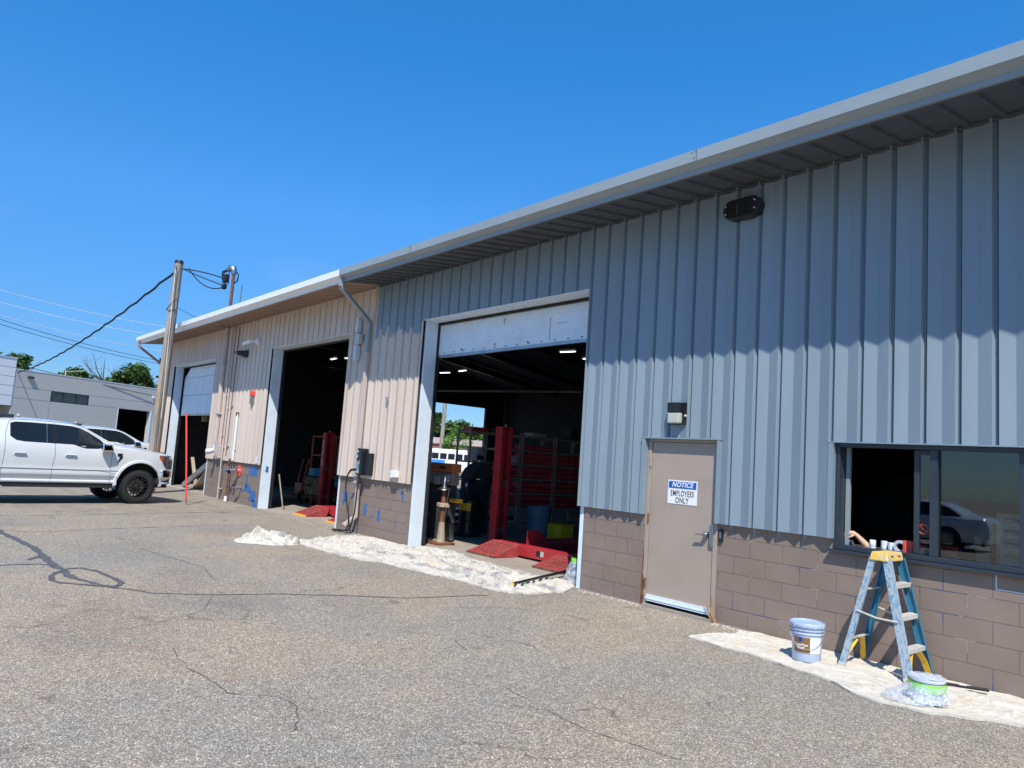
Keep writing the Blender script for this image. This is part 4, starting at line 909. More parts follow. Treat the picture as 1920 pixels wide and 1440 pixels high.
def make_truck(name, label):
    t = thing(name, label, 'pickup truck', (0,0,0), 0, None, local=True)
    xs = [.93,.915,.90,.88,.85,.8,.75,.7,.65]
    x = .60
    while x > -4.9: xs.append(round(x, 3)); x -= .02 if (abs(x-.035) < .56 or abs(x+3.63) < .56) else .05
    for xc in (.035, -3.63): xs += [xc+.5349, xc-.5349, xc+.532, xc-.532, xc+.52, xc-.52, xc+.5352, xc-.5352]
    xs.append(-4.9); xs = sorted(set(xs), reverse=True)
    body = TR.shell(xs).build('body', carwhite, t, smooth=32)
    # dark underside, wheel housings and chassis
    m = MB().box(-4.85, .75, -.72, .72, .55, .92).box(-4.8, .85, -.45, -.35, .40, .55).box(-4.8, .85, .35, .45, .40, .55).box(-3.1, -.6, -.93, -.72, .42, .50).box(-3.1, -.6, .72, .93, .42, .50).box(.4, .9, -.7, .7, .40, .75)
    m.box(-2.9, -.75, -.975, -.80, .395, .43).box(-2.9, -.75, .80, .975, .395, .43); m.cyl((.0,-.75,.42), (.0,.75,.42), .05).cyl((-3.63,-.75,.42), (-3.63,.75,.42), .07)
    m.build('underbody', M['blackmat'], t)
    for xc in (.035, -3.63):
        for sd in (-1, 1):
            f = MB(); n = 30; V = []
            for k in range(n+1):
                a = -.10+math.pi*1.0*k/n*1.06; 
                for rr_, oo in ((.532, .004), (.545, .036), (.60, .030), (.612, .002)):
                    x_, z_ = xc+math.cos(a)*rr_, .50+math.sin(a)*rr_; V.append((x_, sd*(TR.ys(x_, min(z_, TR.sec(x_)[1]))+oo), z_))
            f.add(V, [(k*4+j, k*4+j+1, (k+1)*4+j+1, (k+1)*4+j) for k in range(n) for j in range(3)])
            f.build('fender_flare', carwhite, t, smooth=50)
            h = MB(); V = []
            for k in range(n+1):
                a = math.pi*k/n
                for yy in (.96, .70): V.append((xc+math.cos(a)*.533, sd*yy, .50+math.sin(a)*.533))
            h.add(V, [(k*2, k*2+1, k*2+3, k*2+2) for k in range(n)]); h.add([(xc-.53,sd*.70,.5),(xc+.53,sd*.70,.5),(xc+.53,sd*.70,1.04),(xc-.53,sd*.70,1.04)], [(0,1,2,3)])
            h.build('wheel_housing', M['blackmat'], t)
            wheel(t, xc, sd*.84, .425, .29, .265, 8, rimb, sd)
    up_ = [(-.90,1.50),(-.95,1.56),(-1.25,1.74),(-1.42,1.815),(-1.6,1.85),(-2.0,1.868),(-2.5,1.872),(-2.8,1.865),(-2.90,1.83)]
    low_ = [(-.90,1.40),(-1.0,1.345),(-1.28,1.335),(-1.42,1.365),(-1.58,1.415),(-2.05,1.42),(-2.6,1.425),(-2.78,1.45),(-2.90,1.54)]
    for sd in (-1, 1):
        w1 = TR.patch(-.90, -1.945, low_, up_, .003, 30, 6, sd).build('side_window', vglass, t, smooth=40)
        TR.patch(-2.035, -2.90, low_, up_, .003, 26, 6, sd).build('side_window', vglass, t, smooth=40)
        TR.patch(-1.945, -2.035, low_, up_, .005, 4, 4, sd).build('door_pillar', M['black'], t)
        TR.patch(-2.145, -2.16, low_, up_, .006, 2, 4, sd).build('window_divider', M['steel'], t)
        for pts in ([(-.67,1.40),(-.69,1.2),(-.69,.8),(-.655,.60),(-.66,.51)], [(-2.0,1.90),(-1.98,1.41),(-1.96,1.1),(-1.99,.9),(-1.99,.51)], [(-2.93,1.86),(-2.99,1.6),(-2.99,1.1),(-3.02,.7),(-3.02,.55)], [(-3.36,1.44),(-3.36,.52)],
                    [(-.62,1.42),(-1.0,1.63),(-1.35,1.83),(-1.6,1.905),(-2.4,1.93),(-2.85,1.915),(-2.93,1.86)], [(.93,.985),(.62,.985)], [(-.56,.75),(-.72,.77),(-.95,.812),(-2.0,.818),(-3.05,.818)], [(.45,1.315),(-.2,1.40),(-.62,1.42)]):
            TR.seam(pts, .008, .0015, sd).build('door_seam', M['anod'], t)
        for x_ in (-1.62, -2.68):
            MB().box(x_-.13, x_+.12, sd*1.0 if sd < 0 else .985, sd*.985 if sd < 0 else 1.0, 1.115, 1.165).build('handle_recess', M['greyplastic'], t, bevel=.006)
            MB().box(x_-.12, x_+.11, min(sd*1.0, sd*1.03), max(sd*1.0, sd*1.03), 1.155, 1.182).build('door_handle', carwhite, t, bevel=.008)
        mi = MB().add([(-.68,sd*1.04,1.30),(-.99,sd*1.02,1.285),(-.99,sd*1.17,1.285),(-.70,sd*1.15,1.30),(-.72,sd*1.04,1.46),(-.99,sd*1.02,1.49),(-.99,sd*1.16,1.475),(-.76,sd*1.14,1.45)], [(0,3,2,1),(4,5,6,7),(0,1,5,4),(1,2,6,5),(2,3,7,6),(3,0,4,7)])
        mi = mi.build('mirror', M['chrome'], t, bevel=.03, smooth=50)
        MB().box(-.92, -.80, min(sd*.93, sd*1.07), max(sd*.93, sd*1.07), 1.32, 1.36).build('mirror_arm', M['black'], mi)
        TR.patch(-.70, -.90, [(-.70,1.32),(-.9,1.32)], [(-.70,1.42),(-.90,1.50)], .008, 4, 4, sd).build('mirror_sail', M['black'], t)
        TR.patch(-.44, -.56, [(-.44,1.18),(-.56,1.18)], [(-.44,1.255),(-.56,1.255)], .010, 3, 2, sd).build('fender_vent', M['black'], t)
        TR.patch(-.43, -.57, [(-.43,1.16),(-.50,1.06),(-.57,1.00)], [(-.43,1.19),(-.5,1.17),(-.545,1.03),(-.57,1.01)], .010, 6, 2, sd).build('fender_vent', M['black'], t)
        TR.seam([(-.47,1.18),(-.505,1.08),(-.55,1.02)], .016, .014, sd).build('vent_trim', M['chrome'], t)
        L = MB(); nn = 10
        def fn(u, v):
            x_ = .50+.42*u; zl = 1.20-.30*min(1, u*2.0) if u < .5 else .90; zh = 1.235-.0*u; z_ = zl+(zh-zl)*v; return (x_, sd*(TR.ys(x_, z_)+.006), z_)
        L.grid(fn, 14, 4); L.build('headlight', hl, t, smooth=60)
        L = MB().grid(lambda u, v: (.50+.10*u, sd*(TR.ys(.50+.10*u, 1.2-.2*u*.7+(.02+.12*u)*v)+.010), 1.19-.13*u+(.035+.12*u)*v), 5, 3); L.build('amber_marker', amber, t)
        TR.seam([(.50,1.24),(.9,1.24)], .012, .010, sd).build('headlight_trim', M['steel'], t)
        TR.seam([(-.62,1.40),(-1.0,1.605),(-1.35,1.80)], .02, .004, sd).build('windscreen_edge', M['black'], t) if False else None
    W_ = MB().grid(lambda u, v: (-.63-.66*u, (v*2-1)*TR.sec(-.63-.66*u)[3]*.95, TR.ztop(-.63-.66*u, (v*2-1)*TR.sec(-.63-.66*u)[3]*.95)+.004), 12, 16); W_.build('windscreen', vglass, t, smooth=60)
    MB().grid(lambda u, v: (-3.235-.085*u+.0, (v*2-1)*.68, 1.85-.33*u), 4, 8).build('rear_window', vglass, t)
    g_ = MB().box(.905, .955, -.62, .62, .93, 1.19); g_.build('grille', M['black'], t, bevel=.02)
    for z_ in (.99, 1.06, 1.13): MB().box(.955, .968, -.6, .6, z_, z_+.03).build('grille_bar', M['chrome'], t)
    b_ = MB().prism([(.60,-1.0),(.60,1.0),(.86,.955),(.98,.70),(1.0,.4),(1.0,-.4),(.98,-.72),(.86,-.955)], 'z', .66, .885); b_.build('bumper', M['chrome'], t, bevel=.03, smooth=40)
    MB().prism([(.5,-.93),(.5,.93),(.86,.88),(.95,.6),(.95,-.6),(.86,-.88)], 'z', .50, .655).build('valance', M['anod'], t, bevel=.02)
    MB().box(.55, .62, -.86, -.80, .42, .52).box(.55, .62, .80, .86, .42, .52).build('tow_hook', M['black'], t)
    MB().box(-4.98, -4.90, -.95, .95, .60, .85).build('rear_bumper', M['chrome'], t, bevel=.02)
    MB().box(-2.1, -1.75, -.25, -.10, 1.985, 2.03).build('roof_fin', M['black'], t, bevel=.015) if False else None
    MB().box(-3.15, -2.75, -.5, .5, 1.955, 2.03).build('light_bar', M['anod'], t, bevel=.02)
    return t
HEAD = math.atan2(.977, -.186)
def put(t, x, y, h): t.location = (x, y, 0); t.rotation_euler = (0, 0, h)
tr1 = make_truck('pickup_truck', 'nearer white crew cab pickup with chrome mirror facing the left bay')
d_ = Vector((math.cos(HEAD), math.sin(HEAD), 0)); rgt = Vector((d_.y, -d_.x, 0))
o_ = Vector((-20.45, -2.75, 0))-rgt*.985-d_*.04; put(tr1, o_.x, o_.y, HEAD)
tr1['group'] = 'white pickups parked at the left'
tr2 = copy_tree(tr1); tr2['label'] = 'farther white pickup mostly hidden behind the nearer one'; put(tr2, -33.0, .40, HEAD)
# a silver saloon parked across the lot behind the photographer: it shows as a reflection in the office window
SD = Veh(dict(rocker=.26, zsmin=.54, extra=[.4], zt=[(.88,.62),(.8,.74),(.3,.86),(-.35,.95),(-.5,.97),(-1.25,1.36),(-1.6,1.42),(-2.2,1.43),(-2.7,1.37),(-3.35,1.08),(-3.5,1.06),(-3.75,1.04),(-3.85,.85)],
    zs=[(.88,.55),(.8,.66),(.3,.78),(-.5,.87),(-2.8,.93),(-3.75,.95),(-3.85,.75)], crown=[(.88,.03),(-.5,.04),(-1.3,.05),(-3.3,.06),(-3.85,.02)],
    hw=[(.88,.6),(.8,.76),(.5,.86),(0,.90),(-3.0,.90),(-3.6,.84),(-3.85,.68)], ye=[(.88,.8),(-.45,.85),(-1.3,.66),(-2.6,.66),(-3.4,.80),(-3.85,.85)],
    side=[(1.0,.93),(.85,.97),(.7,1.0),(.5,.99),(.3,.95),(.2,.9)], arches=[(0,.32,.38),(-2.8,.32,.38)]))
sd_ = thing('silver_sedan', 'silver saloon mirrored in the office window glass', 'car', (0,0,0), 0, None, local=True)
xs = sorted(set([.88,.86,.83,.8]+[round(.78-.04*k, 3) for k in range(116)]+[-3.85]), reverse=True)
SD.shell(xs, 12, 6, 7).build('body', carsilver, sd_, smooth=32)
MB().box(-3.7, .7, -.62, .62, .2, .6).build('underbody', M['blackmat'], sd_)
for sd in (-1, 1):
    SD.patch(-.85, -3.15, [(-.85,.93),(-3.15,1.0)], [(-.85,1.08),(-1.3,1.30),(-1.7,1.35),(-2.3,1.35),(-2.8,1.24),(-3.15,1.03)], .003, 30, 5, sd).build('side_window', vglass, sd_, smooth=40)
    for xc in (0, -2.8): wheel(sd_, xc, sd*.79, .33, .21, .2, 6, M['steel'], sd)
MB().grid(lambda u, v: (-.52-.70*u, (v*2-1)*SD.sec(-.52-.70*u)[3]*.92, SD.ztop(-.52-.70*u, (v*2-1)*SD.sec(-.52-.70*u)[3]*.92)+.004), 10, 12).build('windscreen', vglass, sd_, smooth=60)
MB().box(.82, .90, -.55, .55, .35, .55).build('grille', M['black'], sd_)
put(sd_, -11.2, -17.2, R(176))
# ---------------------------------------------------------------- painter's things outside
def resample(P, n):
    P = [Vector(p) for p in P]; L = [0]
    for a, b in zip(P, P[1:]): L.append(L[-1]+(b-a).length)
    out = []; j = 0
    for i in range(n+1):
        d = L[-1]*i/n
        while j < len(P)-2 and L[j+1] < d: j += 1
        t = (d-L[j])/max(1e-6, L[j+1]-L[j]); out.append(P[j].lerp(P[j+1], min(1, max(0, t))))
    return out
def cloth(name, label, front, back, mat, amp=.035, nu=220, nv=44, seed=0, floor=.006, zf=None, freq=1.0):
    F, Bk = resample(front, nu), resample(back, nu); m = MB(); b = []
    for i in range(nu+1):
        for j in range(nv+1):
            v = j/nv; p = F[i].lerp(Bk[i], v)
            e = min(1, min(v, 1-v)*9, min(i, nu-i)/nu*30)
            q = Vector((p.x*freq, p.y*freq*2.2, seed))
            warp = noise.noise(q*.9)*1.6
            r1 = max(0, 1-abs(noise.noise(Vector((p.x*.9*freq+warp*.7, p.y*5.5*freq-warp*1.0, seed))))*3.4)**3
            r2 = max(0, 1-abs(noise.noise(Vector((p.x*2.1*freq-warp, p.y*8*freq+p.x*2.6*freq, seed+7))))*3.6)**3
            h = amp*(.95*max(0, r1)+.5*max(0, r2)+.22*(noise.noise(q*2)+.3)+.03*noise.noise(q*14))
            jx = noise.noise(Vector((p.x*5, seed, 1)))*.035*(1-e); jy = noise.noise(Vector((p.x*4, p.y*4, seed+3)))*.05*(1-e)
            m.v.append((p.x+jx, p.y+jy, floor+(.012 if j in (0, nv) or i in (0, nu) else .0)+max(0, h)*(.25+.75*e) + (zf(p.x, p.y) if zf else 0)))
    W_ = nv+1
    for i in range(nu):
        for j in range(nv): a = i*W_+j; m.f.append((a, a+W_, a+W_+1, a+1))
    # hem down to the ground
    rim = [i*W_ for i in range(nu+1)]+[nu*W_+j for j in range(1, W_)]+[i*W_+nv for i in range(nu-1, -1, -1)]+[j for j in range(nv-1, 0, -1)]
    k = len(m.v)
    for r_ in rim: x, y, z = m.v[r_]; m.v.append((x, y, .003))
    n = len(rim)
    for i in range(n): m.f.append((rim[i], rim[(i+1)%n], k+(i+1)%n, k+i))
    o = m.build(name, mat, None, smooth=80); return tag(o, label, 'drop cloth', 'canvas drop cloths')
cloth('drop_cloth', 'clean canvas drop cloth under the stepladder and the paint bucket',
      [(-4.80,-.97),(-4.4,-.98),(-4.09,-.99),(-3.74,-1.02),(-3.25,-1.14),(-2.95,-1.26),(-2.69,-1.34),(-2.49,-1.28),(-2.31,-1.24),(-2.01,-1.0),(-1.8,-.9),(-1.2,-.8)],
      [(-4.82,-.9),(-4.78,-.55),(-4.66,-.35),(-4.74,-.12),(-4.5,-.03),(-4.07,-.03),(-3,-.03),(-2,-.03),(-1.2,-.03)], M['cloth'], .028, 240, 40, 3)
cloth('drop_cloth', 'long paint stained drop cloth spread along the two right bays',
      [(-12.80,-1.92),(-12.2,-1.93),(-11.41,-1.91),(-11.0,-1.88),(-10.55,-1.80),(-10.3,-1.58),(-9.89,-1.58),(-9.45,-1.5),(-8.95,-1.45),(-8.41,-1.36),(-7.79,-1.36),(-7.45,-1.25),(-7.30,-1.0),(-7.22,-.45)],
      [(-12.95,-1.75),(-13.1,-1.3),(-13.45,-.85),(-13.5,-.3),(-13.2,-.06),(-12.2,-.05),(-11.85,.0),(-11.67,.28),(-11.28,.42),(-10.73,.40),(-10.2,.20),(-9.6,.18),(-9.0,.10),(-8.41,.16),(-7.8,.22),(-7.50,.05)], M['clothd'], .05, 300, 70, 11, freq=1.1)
def heap(name, label, cx, cy, rx, ry, h, ang, mat, seed):
    m = MB(); nu, nv = 72, 26; b = 0
    for i in range(nu):
        a = 2*math.pi*i/nu
        for j in range(nv+1):
            v = j/nv; q = Vector((math.cos(a), math.sin(a), v*1.5+seed)); rr_ = (1-v)*(1+.28*noise.noise(q*1.7)+.10*noise.noise(q*5))
            x, y = rx*rr_*math.cos(a), ry*rr_*math.sin(a); ca, sa = math.cos(ang), math.sin(ang)
            X, Y = cx+x*ca-y*sa, cy+x*sa+y*ca
            wp = 1.6*noise.noise(Vector((X*2.2, Y*2.2, seed)))
            f = 1-abs(math.sin((X*.8+Y)*6.5+wp*3.2)); f2 = 1-abs(math.sin((X-Y*.6)*9+wp*4+1)); g2 = noise.noise(Vector((X*9, Y*9, seed+4)))
            z = h*(1-(1-v)**2.2)*(.30+.42*f**1.3+.30*f2**1.5+.12*g2+.25*noise.noise(Vector((X*2.4, Y*2.4, seed+9))))
            m.v.append((X, Y, max(.004, z if j else .003)))
    for i in range(nu):
        for j in range(nv): a_, b_ = i*(nv+1)+j, ((i+1)%nu)*(nv+1)+j; m.f.append((a_, b_, b_+1, a_+1))
    return tag(m.build(name, mat, None, smooth=70), label, 'drop cloth', 'canvas drop cloths')
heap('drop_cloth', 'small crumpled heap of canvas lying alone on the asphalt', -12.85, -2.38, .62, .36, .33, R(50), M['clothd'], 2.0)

# bucket
BX, BY = -3.66, -.63; t = thing('paint_bucket', 'pale blue five gallon paint bucket with a brown and white label', 'bucket', (BX, BY, .02))
bp = paint('bucket_plastic', (.42, .50, .62), .35, var=.03, bump=0); lp = paint('bucket_lid', (.36, .46, .60), .4, var=.05, bump=0)
MB().lathe((BX, BY, .018), [(0,0),(.128,0),(.132,.006),(.137,.15),(.1415,.255),(.150,.256),(.150,.263),(.143,.266),(.144,.290),(.155,.292),(.155,.300),(.146,.303),(.147,.325),(.152,.327)], 48).build('body', bp, t, smooth=35)
MB().lathe((BX, BY, .018), [(.150,.322),(.160,.322),(.163,.330),(.163,.352),(.156,.362),(.150,.362),(.146,.352),(.02,.352),(0,.352)], 48).build('lid', lp, t, smooth=35)
fa = math.atan2(-7.68-BY, 0-BX)
def rad(z): return .1325+.0385*(z/.255)*.22
def curved(m, off=.0012):
    """map (angle-offset x in metres of arc, z) flat verts to the bucket side"""
    m.v = [(BX+(rad(p[1])+.004+off+p[2])*math.cos(fa+p[0]/.138), BY+(rad(p[1])+.004+off+p[2])*math.sin(fa+p[0]/.138), .018+p[1]) for p in m.v]; return m
curved(MB().grid(lambda u, v: (-.13+.27*u, .085+.150*v, 0), 24, 4), .0).build('label', M['whiteplastic'], t, smooth=60)
curved(MB().grid(lambda u, v: (-.125+.155*u, .087+.146*v, 0), 16, 4), .001).build('label_panel', splatter('label_brown', (.24,.13,.045), (.55,.42,.25), 18, .62), t, smooth=60)
curved(MB().grid(lambda u, v: (-.075+.034*u, .187+.044*v, 0), 4, 2), .002).build('label_logo', paint('label_blue', (.01,.05,.35), .4), t)
tm_ = text_mesh('SuperPaint', .034, .0002, .0008, 0, .82); tm_.v = [(p[0]-.050, p[1]+.160, p[2]) for p in tm_.v]; curved(tm_, .0026).build('label_text', M['whiteplastic'], t)
for z0, x0, w_ in ((.133, -.100, .085), (.122, -.085, .06)): curved(MB().grid(lambda u, v: (x0+w_*u, z0+.006*v, 0), 6, 1), .0024).build('label_line', M['whiteplastic'], t)
for k in range(6): curved(MB().grid(lambda u, v: (.045+.07*u, .215-.018*k+.004*v, 0), 5, 1), .0012).build('label_line', M['greyplastic'], t)
P = []
for k in range(17):
    a = math.pi*k/16; P.append((BX+.158*math.cos(fa+math.pi/2-a)*1.0, BY+.158*math.sin(fa+math.pi/2-a), .315-.17*math.sin(a)))
MB().tube(P, .0025, 6).build('wire_handle', M['steel'], t, smooth=60)
m = MB()
for k in range(10): a = 2*math.pi*k/10; c_ = Vector((BX+.1635*math.cos(a), BY+.1635*math.sin(a), .352)); m.obox(c_, (math.cos(a),math.sin(a),0), (-math.sin(a),math.cos(a),0), (0,0,1), .004, .006, .036)
m.build('lid_tab', M['greyplastic'], t)

# stepladder
t = thing('stepladder', 'paint spattered blue stepladder with a yellow cap below the window', 'stepladder', (-3.06, -.27, 0))
FT = {'A': ((-3.37,-.52,.012), (-3.135,-.425,1.07)), 'B': ((-3.37,-.06,.012), (-3.135,-.10,1.07)), 'C': ((-2.765,-.50,.012), (-3.005,-.425,1.07)), 'E': ((-2.755,-.05,.012), (-3.005,-.10,1.07))}
def at(k, z): a, b = Vector(FT[k][0]), Vector(FT[k][1]); return a.lerp(b, (z-.012)/1.058)
for k, w_ in (('A', .055), ('B', .055), ('C', .078), ('E', .078)):
    a, b = Vector(FT[k][0]), Vector(FT[k][1]); d = (b-a).normalized(); oy = 1 if k in 'AC' else -1
    sx = Vector((1,0,0)); sx = (sx-d*sx.dot(d)).normalized(); ny = d.cross(sx).normalized()
    if ny.y*oy < 0: ny = -ny
    m = MB().obox((a+b)/2, sx, ny, d, w_, .004, (b-a).length)
    for sg in (-1, 1): m.obox((a+b)/2+sx*sg*(w_/2-.002)+ny*.013, sx, ny, d, .0045, .026, (b-a).length)
    m.build('rail', M['railin'] if k in 'BE' else M['railblue'], t)
    MB().obox(a+d*.02, sx, ny, d, w_+.012, .012, .045).obox(a+d*.005+ny*.012, sx, ny, d, w_+.012, .034, .012).build('foot', M['blackmat'] if k in 'E' else M['stepm'], t, bevel=.003)
for z in (.285, .565, .845):
    a, b = at('C', z), at('E', z); MB().box(a.x-.042, a.x+.044, a.y+.004, b.y-.004, z-.0, z+.006).box(a.x+.040, a.x+.044, a.y+.004, b.y-.004, z-.034, z).box(a.x-.042, a.x-.038, a.y+.004, b.y-.004, z-.034, z).build('step', M['stepm'], t, bevel=.002)
    if z > .3: MB().bar(at('E', z-.01)+Vector((.02,-.03,0)), at('E', z-.08)+Vector((.02,-.004,0)), .012, .004).build('step_brace', M['stepm'], t)
for z in (.285, .76): MB().bar(at('A', z)+Vector((0,.004,0)), at('B', z)-Vector((0,.004,0)), .035, .012, up=(0,0,1)).build('rear_bar', M['stepm'], t, bevel=.002)
for k, q in (('A','C'), ('B','E')):
    o = .02 if k == 'B' else -.012; MB().tube([at(k,.56)+Vector((0,o,0)), at(k,.56).lerp(at(q,.52), .5)+Vector((0,o,-.02)), at(q,.52)+Vector((0,o,0))], .009, 8).build('spreader', M['stepm'], t, smooth=40)
for k, q, side in (('B','A',-1), ('A','B',1), ('E','C',-1), ('C','E',1)):
    a = at(k, .02)+Vector((0, side*.006, 0)); b = at(k, .275); c = b+Vector((0, side*.15, 0)); mid = a.lerp(c, .45)+Vector((0, -side*.015, .02))
    m = MB(); Q = [a, mid, c]; dd = Vector((1,0,0)); wv = .055
    for p0, p1 in zip(Q, Q[1:]): m.bar(p0, p1, wv, .006, up=(0, 1, .01))
    m.build('foot_brace', M['foot'], t, bevel=.002)
cp = [(-3.158,-.445),(-2.985,-.445),(-2.985,-.08),(-3.158,-.08)]
V = [(x-(0 if x < -3.05 else -.0), y, 1.045) for x, y in cp]+[(x+(.014 if x < -3.05 else -.014), y+(.014 if y < -.2 else -.014), 1.125) for x, y in cp]
MB().add(V, [(0,3,2,1),(4,5,6,7),(0,1,5,4),(1,2,6,5),(2,3,7,6),(3,0,4,7)]).build('cap', M['captop'], t, bevel=.008)
for y in (-.36, -.20): MB().box(-2.9925, -2.989, y, y+.05, 1.088, 1.097).build('slot', M['black'], t)

# wrapped tub by the ladder
t = thing('wrapped_tub', 'small white tub in clear plastic with a lime green tape band', 'tub', (-2.45, -.96, .02)); TX, TY = -2.45, -.96
MB().lathe((TX, TY, .02), [(0,0),(.118,0),(.13,.17),(.137,.172),(.137,.19),(.13,.192),(.0,.188)], 36).build('tub', M['greyplastic'], t, smooth=40)
def wob(z0, z1, r0, r1, tilt, mat, name, seed, amp=.006, n=60, nv=6, par=t, floorfan=False):
    m = MB()
    def fn(u, v):
        a = 2*math.pi*u; z = z0+(z1-z0)*v; r_ = r0+(r1-r0)*v+amp*noise.noise(Vector((math.cos(a)*6, math.sin(a)*6, z*30+seed)))*2
        return (TX+r_*math.cos(a), TY+r_*math.sin(a), .02+z+tilt*math.cos(a-fa))
    return m.grid(fn, n, nv).build(name, mat, par, smooth=60)
wob(.105, .170, .137, .142, -.012, M['green'], 'tape_band', 1, .003)
film = NT('plastic_film'); _g = film.n('ShaderNodeBsdfGlossy'); _g.inputs['Roughness'].default_value = .18; _t = film.n('ShaderNodeBsdfTransparent'); _d = film.n('ShaderNodeBsdfDiffuse'); _d.inputs[0].default_value = (.75,.80,.88,1)
_m1 = film.n('ShaderNodeMixShader'); _m1.inputs[0].default_value = .72; film.l(_g.outputs[0], _m1.inputs[1]); film.l(_d.outputs[0], _m1.inputs[2])
_m2 = film.n('ShaderNodeMixShader'); film.l(film.ramp(film.noise(22, 5, .7, film.wpos()), [(.35, .15), (.65, .75)]), _m2.inputs[0]); film.l(_t.outputs[0], _m2.inputs[1]); film.l(_m1.outputs[0], _m2.inputs[2]); film.l(_m2.outputs[0], film.out.inputs[0])
m = MB()
def fn(u, v):
    a = 2*math.pi*u; k = noise.noise(Vector((math.cos(a)*1.8, math.sin(a)*1.8, 5))); toward = max(0, math.cos(a-(fa-1.2)))**2*.28 + max(0, math.cos(a-(fa-2.3)))**3*.12
    r_ = .141+(.018+.05*max(0, k)+toward*.6)*(v**1.6)+.014*noise.noise(Vector((math.cos(a)*9, math.sin(a)*9, v*7)))*v*2.2
    z = .14*(1-v)**.9+.028*abs(noise.noise(Vector((math.cos(a)*5, math.sin(a)*5, v*5))))*v+.008
    return (TX+r_*math.cos(a), TY+r_*math.sin(a), .02+z)
m.grid(fn, 110, 30).build('plastic_wrap', film.m, t, smooth=20)
m = MB().grid(lambda u, v: (TX+(.138*v)*math.cos(6.2832*u), TY+(.138*v)*math.sin(6.2832*u), .222+.014*noise.noise(Vector((v*3*math.cos(6.28*u), v*3*math.sin(6.28*u), 3)))+.01*(1-v)), 50, 10); m.build('plastic_top', film.m, t, smooth=20)
t = thing('paint_brush', 'dirty grey brush lying on the cloth behind the wrapped tub', 'brush', (-2.72, -.50, .03))
MB().bar((-2.95,-.38,.05), (-2.74,-.50,.05), .03, .016).build('handle', M['stepm'], t, bevel=.004); MB().bar((-2.74,-.50,.05), (-2.66,-.545,.048), .06, .02).build('bristles', M['black'], t, bevel=.004)
t = thing('black_extension_bar', 'short black bar lying on the clean cloth right of the wrapped tub', 'bar', (-2.25,-.3,.03))
MB().bar((-2.60,-.36,.05), (-2.24,-.17,.05), .035, .022).build('bar', M['black'], t, bevel=.004); MB().bar((-2.44,-.275,.063), (-2.39,-.25,.063), .025, .003).build('sticker', M['whiteplastic'], t)
t = thing('black_pole_section', 'long flat black bar lying on the stained cloth by the right bay', 'bar', (-8.0,-.1,.05))
MB().bar((-7.69,-.98,.075), (-8.30,.80,.10), .05, .03).build('bar', M['black'], t, bevel=.005); MB().bar((-7.685,-1.0,.075), (-7.69,-.985,.075), .053, .033).build('end_cap', M['yellow'], t)
t = thing('wrapped_bucket', 'clear wrapped bucket with lime tape half hidden by the white jamb', 'bucket', (-7.78, .42, .012))
bx_, by_ = -7.74, .40
MB().lathe((bx_, by_, .02), [(0,0),(.13,0),(.15,.33),(.155,.335),(.155,.35),(0,.35)], 28).build('bucket', M['black'], t, smooth=40)
MB().lathe((bx_, by_, .02), [(.153,.27),(.158,.29),(.158,.34),(.15,.355)], 28).build('tape_band', M['green'], t, smooth=40)
m = MB().grid(lambda u, v: (bx_+(.165+.10*(1-v)*(1+noise.noise(Vector((math.cos(6.28*u)*3, math.sin(6.28*u)*3, v*3)))))*math.cos(6.2832*u), by_+(.165+.10*(1-v)*(1+noise.noise(Vector((math.cos(6.28*u)*4, math.sin(6.28*u)*4, v*3)))))*math.sin(6.2832*u), .02+.3*v), 60, 14)
m.build('plastic_wrap', film.m, t, smooth=20)
t = thing('extension_pole', 'bright red painting pole standing on its silver tip at the left bay', 'pole', (-20.31, -1.57, 0))
p0, p1 = Vector((-20.31,-1.575,.0)), Vector((-20.62,-1.74,2.42)); MB().tube([p0.lerp(p1,.07), p0.lerp(p1,.5)+Vector((.01,0,0)), p1], .023, 12).build('red_tube', M['redp'], t, smooth=40)
MB().tube([p0, p0.lerp(p1,.03), p0.lerp(p1,.10)], [.012,.02,.022], 10).build('tip', M['steel'], t, smooth=40)
# weeds and debris at the wall foot
m = MB(); rr = random.Random(4)
for i in range(14):
    x = -5.13+rr.uniform(-.03,.04); m.tube([(x, -.02-rr.random()*.03, 0), (x-.04+rr.uniform(-.02,.01), -.05, .14), (x-.07+rr.uniform(-.02,.02), -.06-rr.random()*.03, .22+rr.uniform(0,.12))], [.003,.003,.001], 4)
tag(m.build('dry_weed', paint('dry_straw', (.50,.33,.17), .9)), 'dry straw coloured weed at the foot of the taupe door frame', 'weed')
m = MB()
for i in range(420):
    x = rr.choice((rr.uniform(-7.3,-6.2), rr.uniform(-5.1,-4.6), rr.uniform(-23.5,-15), rr.uniform(-14.8,-12))); y = -abs(rr.gauss(0,.07))-.004; s_ = rr.uniform(.004,.012)
    m.obox((x,y,s_*.4), (rr.random(),rr.random(),.1), (-rr.random(),rr.random(),.2), (0,0,1), s_*2, s_, s_*.7)
tag(m.build('paint_chips', paint('scraped_debris', (.50,.44,.38), .9, var=.3, vs=30)), kind='stuff')

